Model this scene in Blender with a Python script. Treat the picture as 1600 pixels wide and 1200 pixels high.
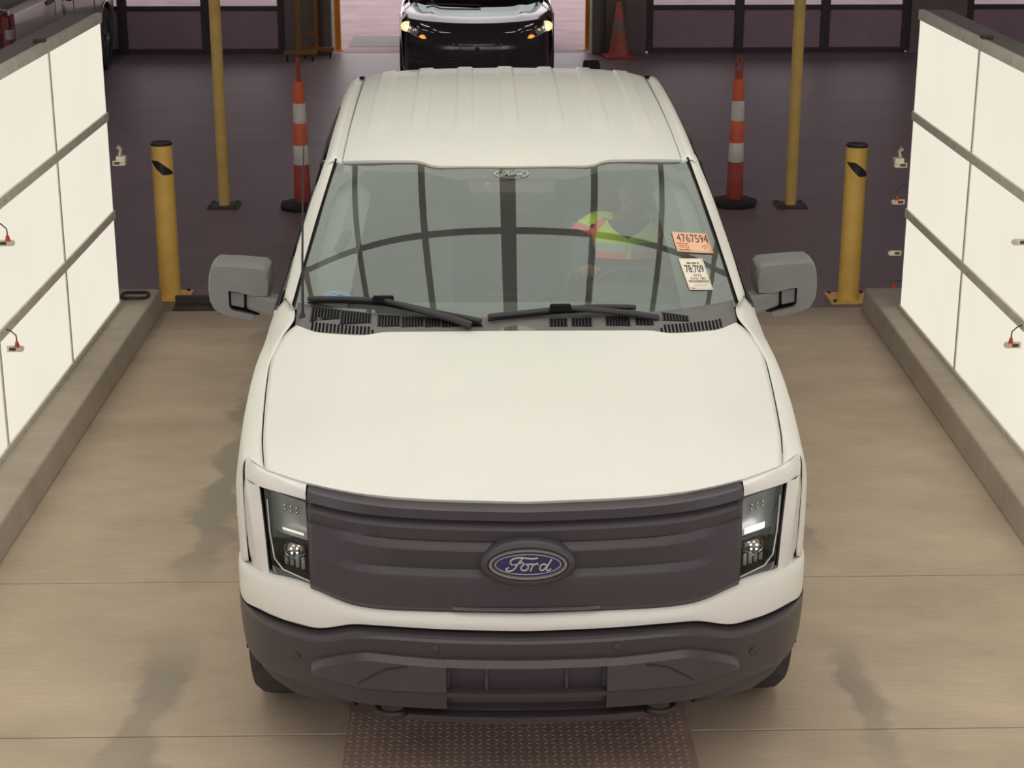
import bpy, bmesh, math, random
from mathutils import Vector, Matrix
random.seed(7)
scene = bpy.context.scene
for o in list(bpy.data.objects):
    bpy.data.objects.remove(o, do_unlink=True)
COL = scene.collection

# ------------------------------------------------------------------ camera
PITCH, YAW, FPX = math.radians(18.19), math.radians(1.244), 2838.0
cd = bpy.data.cameras.new('camera')
cd.sensor_width = 36.0
cd.lens = FPX / 1600.0 * 36.0
cd.clip_end = 200
cam = bpy.data.objects.new('camera', cd)
cam.location = (-0.1675, -5.5, 3.345)
cam.rotation_euler = (math.pi / 2 - PITCH, 0, -YAW)
COL.objects.link(cam)
scene.camera = cam

# ------------------------------------------------------------------ world, exposure
w = bpy.data.worlds.new('overcast_sky'); scene.world = w
w.use_nodes = True
bg = w.node_tree.nodes['Background']
bg.inputs[0].default_value = (1.0, 0.92, 0.945, 1)
bg.inputs[1].default_value = 1.45
scene.view_settings.view_transform = 'Standard'
scene.view_settings.look = 'None'
scene.view_settings.exposure = 0.0
scene.view_settings.gamma = 1.0
scene.view_settings.use_curve_mapping = False
CEIL_L = 1.62      # radiance of the overhead light box
WALL_L = 1.0       # radiance of the two light walls

# ------------------------------------------------------------------ materials
def lin(c):
    c = c / 255.0
    return c / 12.92 if c <= 0.04045 else ((c + 0.055) / 1.055) ** 2.4
def rgb(*c):
    return (lin(c[0]), lin(c[1]), lin(c[2]), 1)
MATS = {}
def mat(name, col, rough=0.5, metal=0.0, spec=0.5, coat=0.0, emit=None, es=1.0, vary=0.0, vscale=8.0, bump=0.0, bscale=60.0, trans=0.0, coord='Object', stretch=(1, 1, 1)):
    m = bpy.data.materials.new(name); m.use_nodes = True
    nt = m.node_tree; b = nt.nodes['Principled BSDF']
    b.inputs['Base Color'].default_value = col
    b.inputs['Roughness'].default_value = rough
    b.inputs['Metallic'].default_value = metal
    b.inputs['Specular IOR Level'].default_value = spec
    b.inputs['Coat Weight'].default_value = coat
    b.inputs['Coat Roughness'].default_value = 0.05
    if trans: b.inputs['Transmission Weight'].default_value = trans
    if emit:
        b.inputs['Emission Color'].default_value = emit
        b.inputs['Emission Strength'].default_value = es
    if vary or bump:
        tc = nt.nodes.new('ShaderNodeTexCoord'); mp = nt.nodes.new('ShaderNodeMapping')
        mp.inputs['Scale'].default_value = stretch
        nt.links.new(tc.outputs[coord], mp.inputs[0])
    if vary:
        nz = nt.nodes.new('ShaderNodeTexNoise'); nz.inputs['Scale'].default_value = vscale
        nz.inputs['Detail'].default_value = 6; nz.inputs['Roughness'].default_value = 0.62
        nt.links.new(mp.outputs[0], nz.inputs['Vector'])
        rp = nt.nodes.new('ShaderNodeValToRGB')
        rp.color_ramp.elements[0].position = 0.3; rp.color_ramp.elements[1].position = 0.7
        lo = tuple(max(0, v * (1 - vary)) for v in col[:3]) + (1,)
        hi = tuple(min(1, v * (1 + vary)) for v in col[:3]) + (1,)
        rp.color_ramp.elements[0].color = lo; rp.color_ramp.elements[1].color = hi
        nt.links.new(nz.outputs[0], rp.inputs[0]); nt.links.new(rp.outputs[0], b.inputs['Base Color'])
    if bump:
        n2 = nt.nodes.new('ShaderNodeTexNoise'); n2.inputs['Scale'].default_value = bscale; n2.inputs['Detail'].default_value = 4
        nt.links.new(mp.outputs[0], n2.inputs['Vector'])
        bp = nt.nodes.new('ShaderNodeBump'); bp.inputs['Strength'].default_value = bump; bp.inputs['Distance'].default_value = 0.01
        nt.links.new(n2.outputs[0], bp.inputs['Height']); nt.links.new(bp.outputs[0], b.inputs['Normal'])
    MATS[name] = m
    return m

def emat(name, col, s):
    m = bpy.data.materials.new(name); m.use_nodes = True
    nt = m.node_tree; nt.nodes.clear()
    e = nt.nodes.new('ShaderNodeEmission'); e.inputs[0].default_value = col; e.inputs[1].default_value = s
    o = nt.nodes.new('ShaderNodeOutputMaterial'); nt.links.new(e.outputs[0], o.inputs[0])
    MATS[name] = m; return m

def panelmat(name, col, s):
    # backlit acrylic sheet: glows, with faint unevenness between the tubes behind it
    m = emat(name, col, s); nt = m.node_tree
    e = [n for n in nt.nodes if n.type == 'EMISSION'][0]
    tc = nt.nodes.new('ShaderNodeTexCoord'); nz = nt.nodes.new('ShaderNodeTexNoise'); nz.inputs['Scale'].default_value = 1.3
    mr = nt.nodes.new('ShaderNodeMapRange'); mr.inputs['To Min'].default_value = s * 0.95; mr.inputs['To Max'].default_value = s * 1.05
    nt.links.new(tc.outputs['Object'], nz.inputs['Vector']); nt.links.new(nz.outputs[0], mr.inputs['Value']); nt.links.new(mr.outputs[0], e.inputs[1])
    return m

def glassmat(name, tint, ior=1.5, rough=0.0, gain=1.0, film=0.0):
    # thin sheet glass: Fresnel mirror over a tinted clear layer
    m = bpy.data.materials.new(name); m.use_nodes = True
    nt = m.node_tree; nt.nodes.clear()
    fr = nt.nodes.new('ShaderNodeFresnel'); fr.inputs[0].default_value = ior
    mu = nt.nodes.new('ShaderNodeMath'); mu.operation = 'MULTIPLY'; mu.inputs[1].default_value = gain; mu.use_clamp = True
    t = nt.nodes.new('ShaderNodeBsdfTransparent'); t.inputs[0].default_value = tint
    g = nt.nodes.new('ShaderNodeBsdfGlossy'); g.inputs['Roughness'].default_value = rough; g.inputs[0].default_value = (0.88, 1, 0.98, 1)
    mx = nt.nodes.new('ShaderNodeMixShader'); o = nt.nodes.new('ShaderNodeOutputMaterial')
    nt.links.new(fr.outputs[0], mu.inputs[0]); nt.links.new(mu.outputs[0], mx.inputs[0])
    if film:   # thin dusty water film on the outside
        df = nt.nodes.new('ShaderNodeBsdfDiffuse'); df.inputs[0].default_value = (0.8, 0.82, 0.78, 1)
        m2 = nt.nodes.new('ShaderNodeMixShader'); m2.inputs[0].default_value = film
        nt.links.new(t.outputs[0], m2.inputs[1]); nt.links.new(df.outputs[0], m2.inputs[2]); t = m2
    nt.links.new(t.outputs[0], mx.inputs[1]); nt.links.new(g.outputs[0], mx.inputs[2]); nt.links.new(mx.outputs[0], o.inputs[0])
    MATS[name] = m; return m

def concrete(name, a, b_, stain, tracks=True):
    m = bpy.data.materials.new(name); m.use_nodes = True
    nt = m.node_tree; B = nt.nodes['Principled BSDF']; B.inputs['Roughness'].default_value = 0.85
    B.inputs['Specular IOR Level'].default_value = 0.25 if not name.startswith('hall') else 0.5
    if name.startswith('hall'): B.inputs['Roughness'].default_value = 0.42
    N, L = nt.nodes.new, nt.links.new
    tc = N('ShaderNodeTexCoord')
    m1 = N('ShaderNodeMapping'); m1.inputs['Scale'].default_value = (0.8, 1.3, 1)
    L(tc.outputs['Object'], m1.inputs[0])
    n1 = N('ShaderNodeTexNoise'); n1.inputs['Scale'].default_value = 1.6; n1.inputs['Detail'].default_value = 8; n1.inputs['Roughness'].default_value = 0.6
    L(m1.outputs[0], n1.inputs['Vector'])
    r1 = N('ShaderNodeValToRGB'); r1.color_ramp.elements[0].position = 0.34; r1.color_ramp.elements[1].position = 0.68
    r1.color_ramp.elements[0].color = a; r1.color_ramp.elements[1].color = b_
    L(n1.outputs[0], r1.inputs[0])
    m2 = N('ShaderNodeMapping'); m2.inputs['Scale'].default_value = (6, 55, 1); L(tc.outputs['Object'], m2.inputs[0])
    n2 = N('ShaderNodeTexNoise'); n2.inputs['Scale'].default_value = 1.0; n2.inputs['Detail'].default_value = 5; L(m2.outputs[0], n2.inputs['Vector'])
    mr = N('ShaderNodeMapRange'); mr.inputs['From Min'].default_value = 0.3; mr.inputs['From Max'].default_value = 0.7; mr.inputs['To Min'].default_value = 0.945; mr.inputs['To Max'].default_value = 1.045
    L(n2.outputs[0], mr.inputs['Value'])
    mx = N('ShaderNodeMix'); mx.data_type = 'RGBA'; mx.blend_type = 'MULTIPLY'; mx.inputs[0].default_value = 1.0
    L(r1.outputs[0], mx.inputs[6]); L(mr.outputs[0], mx.inputs[7])
    last = mx.outputs[2]
    n5 = N('ShaderNodeTexNoise'); n5.inputs['Scale'].default_value = 150; n5.inputs['Detail'].default_value = 2
    L(tc.outputs['Object'], n5.inputs['Vector'])
    if tracks:
        # worn, damp-looking patches along the wheel tracks with ragged edges
        sx = N('ShaderNodeSeparateXYZ'); L(tc.outputs['Object'], sx.inputs[0])
        n3 = N('ShaderNodeTexNoise'); n3.inputs['Scale'].default_value = 2.4; n3.inputs['Detail'].default_value = 7
        L(tc.outputs['Object'], n3.inputs['Vector'])
        def band(cx, wd):
            s = N('ShaderNodeMath'); s.operation = 'SUBTRACT'; s.inputs[1].default_value = cx; L(sx.outputs[0], s.inputs[0])
            d = N('ShaderNodeMath'); d.operation = 'MULTIPLY_ADD'; d.inputs[1].default_value = 0.55; L(n3.outputs[0], d.inputs[0]); L(s.outputs[0], d.inputs[2])
            e = N('ShaderNodeMath'); e.operation = 'SUBTRACT'; e.inputs[1].default_value = 0.275; L(d.outputs[0], e.inputs[0])
            ab = N('ShaderNodeMath'); ab.operation = 'ABSOLUTE'; L(e.outputs[0], ab.inputs[0])
            g = N('ShaderNodeMapRange'); g.inputs['From Min'].default_value = wd; g.inputs['From Max'].default_value = wd * 0.55; g.inputs['To Min'].default_value = 0; g.inputs['To Max'].default_value = 1
            L(ab.outputs[0], g.inputs['Value']); return g.outputs[0]
        ad = N('ShaderNodeMath'); ad.operation = 'MAXIMUM'; L(band(-1.42, 0.13), ad.inputs[0]); L(band(1.34, 0.10), ad.inputs[1])
        n4 = N('ShaderNodeTexNoise'); n4.inputs['Scale'].default_value = 0.9; L(tc.outputs['Object'], n4.inputs['Vector'])
        r4 = N('ShaderNodeMapRange'); r4.inputs['From Min'].default_value = 0.38; r4.inputs['From Max'].default_value = 0.58; r4.inputs['To Max'].default_value = 0.85; L(n4.outputs[0], r4.inputs['Value'])
        fm = N('ShaderNodeMath'); fm.operation = 'MULTIPLY'; L(ad.outputs[0], fm.inputs[0]); L(r4.outputs[0], fm.inputs[1])
        mk = N('ShaderNodeMix'); mk.data_type = 'RGBA'; L(fm.outputs[0], mk.inputs[0]); L(last, mk.inputs[6]); mk.inputs[7].default_value = stain
        last = mk.outputs[2]
    g5 = N('ShaderNodeMapRange'); g5.inputs['To Min'].default_value = 0.86; g5.inputs['To Max'].default_value = 1.14; L(n5.outputs[0], g5.inputs['Value'])
    m5 = N('ShaderNodeMix'); m5.data_type = 'RGBA'; m5.blend_type = 'MULTIPLY'; m5.inputs[0].default_value = 1.0; L(last, m5.inputs[6]); L(g5.outputs[0], m5.inputs[7])
    L(m5.outputs[2], B.inputs['Base Color'])
    bp = N('ShaderNodeBump'); bp.inputs['Strength'].default_value = 0.25; bp.inputs['Distance'].default_value = 0.004
    L(n2.outputs[0], bp.inputs['Height']); L(bp.outputs[0], B.inputs['Normal'])
    MATS[name] = m; return m

concrete('lane_concrete', (0.465, 0.376, 0.285, 1), (0.60, 0.493, 0.378, 1), (0.33, 0.285, 0.232, 1))
concrete('apron_concrete', (0.42, 0.352, 0.275, 1), (0.53, 0.445, 0.35, 1), (0.2, 0.17, 0.14, 1), False)
concrete('curb_concrete', (0.385, 0.33, 0.27, 1), (0.50, 0.435, 0.365, 1), (0.1, 0.1, 0.1, 1), False)
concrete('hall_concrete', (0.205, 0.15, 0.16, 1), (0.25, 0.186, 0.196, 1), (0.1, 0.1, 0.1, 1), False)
concrete('yard_concrete', (0.35, 0.268, 0.272, 1), (0.455, 0.355, 0.36, 1), (0.1, 0.1, 0.1, 1), False)
mat('wall_paint', rgb(122, 110, 110), 0.8, vary=0.12, vscale=2)
mat('wall_light', rgb(186, 178, 172), 0.8, vary=0.06, vscale=2)
mat('ceiling_deck', rgb(168, 162, 160), 0.9, vary=0.1, vscale=1.5)
mat('door_steel', rgb(160, 138, 150), 0.55, vary=0.08, vscale=3)
mat('jamb_steel', rgb(112, 106, 96), 0.6, vary=0.1, vscale=3)
mat('yellow_paint', rgb(250, 204, 108), 0.45, vary=0.12, vscale=5, bump=0.05)
mat('pole_yellow', rgb(242, 208, 120), 0.55, vary=0.14, vscale=4, bump=0.05)
mat('orange_pipe', rgb(232, 152, 40), 0.5, vary=0.08, vscale=4)
mat('black_tape', rgb(38, 40, 46), 0.4, vary=0.1)
mat('dark_steel', rgb(76, 68, 70), 0.6, 0.3, vary=0.15, vscale=12)
mat('rail_aluminium', rgb(216, 212, 198), 0.5, 0.0, vary=0.1, vscale=9)
mat('box_skin', rgb(112, 108, 100), 0.6, vary=0.1, vscale=3)
mat('zinc_bolt', rgb(196, 192, 182), 0.35, 0.7, vary=0.1)
mat('clip_plastic', rgb(214, 204, 180), 0.45, vary=0.05)
mat('red_plastic', rgb(186, 52, 44), 0.45, vary=0.05)
mat('cable_rubber', rgb(52, 50, 52), 0.6, vary=0.1)
mat('cone_orange', rgb(255, 122, 84), 0.6, vary=0.12, vscale=7, bump=0.05)
mat('cone_dull', rgb(196, 112, 92), 0.65, vary=0.2, vscale=6)
mat('cone_reflective', rgb(248, 242, 236), 0.5, vary=0.12, vscale=10)
mat('cone_dark', rgb(186, 84, 78), 0.65, vary=0.12)
mat('rubber_black', rgb(44, 42, 44), 0.8, vary=0.15, vscale=20, bump=0.1)
mat('tread_steel', rgb(178, 154, 142), 0.6, 0.1, vary=0.25, vscale=3)
mat('white_paint', (0.80, 0.795, 0.74, 1), 0.42, spec=0.4, coat=0.12, vary=0.012, vscale=2)
mat('roof_sealer', rgb(150, 146, 136), .6, vary=.05)
mat('panel_gap', rgb(40, 38, 40), 0.8, vary=0.05)
mat('grille_plastic', rgb(72, 67, 73), 0.40, spec=0.5, vary=0.06, vscale=6, bump=0.04, bscale=240)
mat('bumper_plastic', rgb(67, 61, 66), 0.36, spec=0.6, vary=0.06, vscale=5, bump=0.08, bscale=260)
mat('cowl_plastic', rgb(116, 112, 112), 0.7, spec=0.35, vary=0.1, vscale=14, bump=0.1, bscale=200)
mat('mirror_plastic', rgb(124, 124, 124), 0.55, spec=0.4, vary=0.06, vscale=12, bump=0.06, bscale=240)
mat('wiper_black', rgb(46, 44, 46), 0.5, vary=0.08)
mat('deep_black', rgb(14, 12, 15), 0.8, spec=0.2, vary=0.05)
mat('light_bar_lens', rgb(230, 230, 226), 0.18, coat=0.6, vary=0.03, vscale=10)
mat('lamp_reflector', rgb(196, 198, 198), 0.35, 0.5, vary=0.1, vscale=20)
mat('lamp_black', rgb(50, 48, 50), 0.35, coat=0.4, vary=0.05)
mat('chrome', rgb(200, 196, 190), 0.14, 1.0, vary=0.03)
mat('ring_silver', rgb(158, 155, 150), .28, .55, vary=.03)
mat('letter_silver', rgb(206, 205, 202), .3, .4, vary=.03)
mat('emblem_blue', rgb(34, 38, 92), 0.25, coat=0.8, vary=0.05)
mat('tyre_rubber', rgb(62, 58, 58), 0.85, vary=0.12, vscale=30, bump=0.1)
mat('alloy', rgb(150, 148, 146), 0.35, 0.8, vary=0.06)
mat('interior_dark', rgb(62, 62, 62), 0.8, vary=0.08, vscale=18, bump=0.06)
mat('sensor_plastic', rgb(96, 84, 81), .7, vary=.06)
mat('interior_mid', rgb(96, 97, 94), 0.85, vary=0.06, vscale=18)
mat('interior_trim', rgb(150, 156, 148), 0.8, vary=0.05, vscale=14)
mat('seat_cloth', rgb(72, 73, 73), 0.95, vary=0.1, vscale=60, bump=0.1, bscale=300)
mat('frit_enamel', rgb(104, 90, 86), 0.6, vary=0.35, vscale=90)
mat('sticker_orange', rgb(236, 188, 158), 0.7, vary=0.05, vscale=20)
mat('sticker_white', rgb(240, 232, 214), 0.7, vary=0.03, vscale=20)
mat('sticker_blue', rgb(104, 160, 196), 0.6, vary=0.05)
mat('ink_black', rgb(40, 36, 34), 0.7, vary=0.05)
mat('ink_brown', rgb(84, 52, 40), 0.7, vary=0.05)
mat('ink_red', rgb(170, 80, 60), 0.7, vary=0.05)
mat('decal_pale', rgb(186, 196, 184), 0.6, vary=0.05)
mat('skin', rgb(122, 86, 66), 0.6, vary=0.06, vscale=25)
mat('hair_black', rgb(38, 34, 33), 0.7, vary=0.2, vscale=60)
mat('shirt_grey', rgb(64, 68, 72), 0.9, vary=0.1, vscale=40)
mat('vest_lime', rgb(216, 252, 36), 0.7, vary=0.06, vscale=30)
mat('vest_orange', rgb(255, 104, 60), 0.7, vary=0.05, vscale=30)
mat('vest_silver', rgb(200, 202, 196), 0.4, 0.3, vary=0.05)
mat('jeans', rgb(50, 56, 76), 0.9, vary=0.12, vscale=60)
mat('car_black', rgb(58, 52, 60), 0.12, coat=1.0, vary=0.05)
mat('car_silver', rgb(172, 166, 160), 0.3, 0.55, coat=0.5, vary=0.04)
mat('lamp_red', rgb(120, 26, 24), 0.15, coat=0.8, vary=0.05)
mat('lamp_clear', rgb(170, 168, 166), 0.15, coat=0.8, vary=0.05)
mat('brown_steel', rgb(150, 100, 44), 0.6, vary=0.15, vscale=6)
mat('door_window_film', rgb(200, 160, 136), 0.6, vary=0.05)
panelmat('ceiling_acrylic', (1.0, 0.97, 0.86, 1), CEIL_L)
panelmat('wall_acrylic', (0.875, 0.815, 0.685, 1), WALL_L)
emat('fill_strip_diffuser', (1.0, 0.91, 0.92, 1), 12.5)
emat('cab_fill_glow', (1.0, 0.95, 0.88, 1), 14.0)
emat('glow_white', (1.0, 0.93, 0.92, 1), 2.2)
emat('glow_warm', (1.0, 0.86, 0.76, 1), 1.1)
emat('halogen', (1.0, 0.62, 0.27, 1), 1.5)
emat('halogen_core', (1.0, 0.85, 0.6, 1), 6.0)
emat('amber_lamp', (1.0, 0.33, 0.05, 1), 1.4)
glassmat('windshield_glass', (0.88, 0.93, 0.89, 1), 1.55, gain=2.0, film=0.055)
glassmat('side_glass', (0.35, 0.40, 0.38, 1), 1.5, gain=1.6)
glassmat('lamp_glass', (0.93, 0.94, 0.94, 1), 1.45, gain=1.3)
glassmat('window_glass', (0.8, 0.8, 0.8, 1), 1.5)
M = MATS

# ------------------------------------------------------------------ mesh helpers
def link(name, me, m=None, parent=None, smooth=False):
    if m is not None and not me.materials: me.materials.append(M[m] if isinstance(m, str) else m)
    o = bpy.data.objects.new(name, me); COL.objects.link(o)
    if parent is not None: o.parent = parent
    if smooth:
        me.polygons.foreach_set('use_smooth', [True] * len(me.polygons))
    return o
def tag(o, label=None, cat=None, group=None, kind=None):
    if label: o['label'] = label
    if cat: o['category'] = cat
    if group: o['group'] = group
    if kind: o['kind'] = kind
    return o
def empty(name, loc=(0, 0, 0), rz=0.0, label=None, cat=None, group=None):
    o = bpy.data.objects.new(name, None); COL.objects.link(o)
    o.location = loc; o.rotation_euler = (0, 0, rz); o.empty_display_size = 0.2
    return tag(o, label, cat, group)
def pymesh(name, v, f):
    me = bpy.data.meshes.new(name); me.from_pydata([tuple(p) for p in v], [], f); me.update()
    bm = bmesh.new(); bm.from_mesh(me); bmesh.ops.recalc_face_normals(bm, faces=bm.faces); bm.to_mesh(me); bm.free()
    return me
class MB:
    """collects boxes, tubes, prisms for one mesh"""
    def __init__(s): s.v = []; s.f = []
    def add(s, v, f):
        n = len(s.v); s.v += [tuple(p) for p in v]; s.f += [tuple(i + n for i in q) for q in f]; return s
    def box(s, a, b):
        x0, y0, z0 = a; x1, y1, z1 = b
        v = [(x0, y0, z0), (x1, y0, z0), (x1, y1, z0), (x0, y1, z0), (x0, y0, z1), (x1, y0, z1), (x1, y1, z1), (x0, y1, z1)]
        return s.add(v, [(3, 2, 1, 0), (4, 5, 6, 7), (0, 1, 5, 4), (1, 2, 6, 5), (2, 3, 7, 6), (3, 0, 4, 7)])
    def hexa(s, p):   # 8 points, same order as box
        return s.add(p, [(3, 2, 1, 0), (4, 5, 6, 7), (0, 1, 5, 4), (1, 2, 6, 5), (2, 3, 7, 6), (3, 0, 4, 7)])
    def tube(s, pts, r, n=10, cap=True):
        pts = [Vector(p) for p in pts]; rs = r if isinstance(r, (list, tuple)) else [r] * len(pts)
        rings = []; prev = None
        for i, p in enumerate(pts):
            t = (pts[min(i + 1, len(pts) - 1)] - pts[max(i - 1, 0)]).normalized()
            ref = prev if prev else (Vector((0, 0, 1)) if abs(t.z) < 0.9 else Vector((1, 0, 0)))
            a = (ref - t * ref.dot(t)).normalized(); b = t.cross(a); prev = a
            rings.append([p + (a * math.cos(2 * math.pi * k / n) + b * math.sin(2 * math.pi * k / n)) * rs[i] for k in range(n)])
        v = [q for rg in rings for q in rg]; f = []
        for i in range(len(rings) - 1):
            for k in range(n):
                f.append((i * n + k, i * n + (k + 1) % n, (i + 1) * n + (k + 1) % n, (i + 1) * n + k))
        if cap: f.append(tuple(range(n))[::-1]); f.append(tuple((len(rings) - 1) * n + k for k in range(n)))
        return s.add(v, f)
    def lathe(s, prof, c=(0, 0, 0), n=24, axis='z'):
        v = []; f = []
        for (r, h) in prof:
            for k in range(n):
                a = 2 * math.pi * k / n; x, y = r * math.cos(a), r * math.sin(a)
                p = {'z': (x, y, h), 'y': (x, h, y), 'x': (h, x, y)}[axis]
                v.append((p[0] + c[0], p[1] + c[1], p[2] + c[2]))
        for i in range(len(prof) - 1):
            for k in range(n): f.append((i * n + k, i * n + (k + 1) % n, (i + 1) * n + (k + 1) % n, (i + 1) * n + k))
        f.append(tuple(range(n))[::-1]); f.append(tuple((len(prof) - 1) * n + k for k in range(n)))
        return s.add(v, f)
    def prism(s, poly, fa, fb):   # poly: 2-D points; fa/fb: map to the two end faces
        n = len(poly); v = [fa(*p) for p in poly] + [fb(*p) for p in poly]
        f = [tuple(range(n))[::-1], tuple(range(n, 2 * n))] + [(i, (i + 1) % n, n + (i + 1) % n, n + i) for i in range(n)]
        return s.add(v, f)
    def grid(s, rows, closed=False):
        n = len(rows[0]); v = [p for r in rows for p in r]; f = []
        for i in range(len(rows) - 1):
            for k in range(n - (0 if closed else 1)):
                f.append((i * n + k, i * n + (k + 1) % n, (i + 1) * n + (k + 1) % n, (i + 1) * n + k))
        return s.add(v, f)
    def build(s, name, m, parent=None, smooth=False, bevel=0.0, seg=2, solid=0.0, solid_off=-1.0, angle=35, sub=0):
        me = pymesh(name, s.v, s.f); o = link(name, me, m, parent, smooth)
        if solid:
            md = o.modifiers.new('solid', 'SOLIDIFY'); md.thickness = solid; md.offset = solid_off
        if bevel:
            md = o.modifiers.new('bevel', 'BEVEL'); md.width = bevel; md.segments = seg; md.limit_method = 'ANGLE'; md.angle_limit = math.radians(angle)
        if sub:
            md = o.modifiers.new('sub', 'SUBSURF'); md.levels = sub; md.render_levels = sub
        if smooth and not sub:
            try: me.set_sharp_from_angle(angle=math.radians(angle))
            except Exception: pass
        return o
def interp(xs, ys, x):
    if x <= xs[0]: return ys[0]
    for i in range(len(xs) - 1):
        if x <= xs[i + 1]:
            t = (x - xs[i]) / (xs[i + 1] - xs[i]); return ys[i] + (ys[i + 1] - ys[i]) * t
    return ys[-1]
def curve_at(pts, n, smooth=2):
    """resample a polyline of 3-D points to n points by arc length, lightly smoothed"""
    P = [Vector(p) for p in pts]; L = [0]
    for a, b in zip(P, P[1:]): L.append(L[-1] + (b - a).length)
    out = []
    for k in range(n):
        d = L[-1] * k / (n - 1); i = 0
        while i < len(P) - 2 and d > L[i + 1]: i += 1
        t = (d - L[i]) / max(1e-9, L[i + 1] - L[i]); out.append(P[i].lerp(P[i + 1], min(1, max(0, t))))
    for _ in range(smooth):
        out = [out[0]] + [(out[i - 1] + out[i] * 2 + out[i + 1]) / 4 for i in range(1, n - 1)] + [out[-1]]
    return out
def coons(F, B, S0, S1, nu, nv):
    """rows v (front to back) x columns u. F,B along u; S0 (u=0), S1 (u=1) along v"""
    F = curve_at(F, nu); B = curve_at(B, nu); S0 = curve_at(S0, nv); S1 = curve_at(S1, nv); rows = []
    for j in range(nv):
        v = j / (nv - 1); r = []
        for i in range(nu):
            u = i / (nu - 1)
            p = F[i] * (1 - v) + B[i] * v + S0[j] * (1 - u) + S1[j] * u - (F[0] * (1 - u) * (1 - v) + F[-1] * u * (1 - v) + B[0] * (1 - u) * v + B[-1] * u * v)
            r.append(p)
        rows.append(r)
    return rows
def mx(p): return Vector((-p[0], p[1], p[2]))
def both(row):   # half row (x>=0, centre first) -> full row left to right
    return [mx(p) for p in reversed(row[1:])] + [Vector(p) for p in row]
def sgn(pts, s): return [Vector((p[0] * s, p[1], p[2])) for p in pts]
def copy_tree(o, parent=None):
    kids = list(o.children)
    c = o.copy(); COL.objects.link(c); c.parent = parent
    for ch in kids: copy_tree(ch, c)
    return c

# ================================================================== SETTING
LANE_RZ = -0.0163
def struct(o, label=None): return tag(o, label, None, None, 'structure')
# ---- floor: hall floor, with the lane slabs as pieces
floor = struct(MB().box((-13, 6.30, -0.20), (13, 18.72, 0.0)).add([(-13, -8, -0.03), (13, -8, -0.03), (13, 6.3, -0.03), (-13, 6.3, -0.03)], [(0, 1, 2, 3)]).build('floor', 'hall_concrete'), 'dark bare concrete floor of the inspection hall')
ys = [-8.0, -3.2, 0.52, 1.90, 5.86, 6.30]
for i in range(len(ys) - 1):
    g = 0.004
    o = MB().box((-3.4, ys[i] + g, -0.18), (3.4, ys[i + 1] - g, 0.0)).build('slab', 'lane_concrete' if i < 4 else 'apron_concrete', floor, bevel=0.003, seg=1)
for sx in (-1, 1):
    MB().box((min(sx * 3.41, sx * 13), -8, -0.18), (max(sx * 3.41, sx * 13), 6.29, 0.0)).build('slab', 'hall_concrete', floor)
ground = struct(MB().box((-40, 18.72, -0.25), (40, 70, -0.02)).build('ground', 'yard_concrete'), 'pale sunless concrete yard outside the bay door')
for (x0, x1, y) in ((-40, 40, 26), (-40, 40, 34)):
    MB().box((x0, y, -0.02), (x1, y + 0.03, -0.017)).build('joint', 'panel_gap', ground)
MB().box((-1.85, 19.5, -0.02), (-0.95, 20.6, -0.016)).build('drain_cover', 'jamb_steel', ground)
# ---- curbs
for s in (-1, 1):
    xi = {-1: -2.352, 1: 2.338}[s]
    mb = MB(); xo = xi + s * 1.1
    yf = 6.28
    mb.prism([(xi + s * 0.0, 0.0), (xi + s * 0.02, 0.15), (xo, 0.15), (xo, 0.0)], lambda x, z: (x, -7.5, z), lambda x, z: (x, yf, z))
    o = mb.build('curb', 'curb_concrete', bevel=0.012, seg=2)
    o.rotation_euler = (0, 0, LANE_RZ)
    struct(o, 'raised concrete curb under the %s light wall' % ('left' if s < 0 else 'right'))
o = MB().box((-2.19, 6.30, 0.0), (-0.6, 6.42, 0.022)).add(MB().box((-2.19, 6.405, 0.0), (-0.6, 6.43, 0.075)).v, MB().box((0, 0, 0), (1, 1, 1)).f).build('threshold_strip', 'dark_steel', bevel=0.004)
tag(o, 'low dark steel threshold angle across the lane by the left yellow bollard', 'threshold')
# ---- hall shell
mb = MB().box((-13, -8.2, 4.4), (13, -8.0, 6.0))      # unseen exit side: bays opened wide to light the truck's front
for x in (-13.0, -8.6, -4.2, 4.0, 8.4, 12.8): mb.box((x, -8.2, 0), (x + 0.2, -8.0, 4.4))
struct(mb.build('wall_front', 'wall_light'))
struct(MB().box((-40, -45, -0.25), (40, -8.2, -0.02)).build('ground', 'yard_concrete'), 'pale concrete yard outside the exit bays')
struct(MB().box((-13.2, -8.2, 0), (-13.0, 18.9, 6.0)).build('wall_left', 'wall_light'))
struct(MB().box((13.0, -8.2, 0), (13.2, 18.9, 6.0)).build('wall_right', 'wall_light'))
struct(MB().box((-13.2, -8.2, 6.0), (13.2, 18.9, 6.2)).build('ceiling', 'ceiling_deck'))
WY = 18.62
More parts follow.
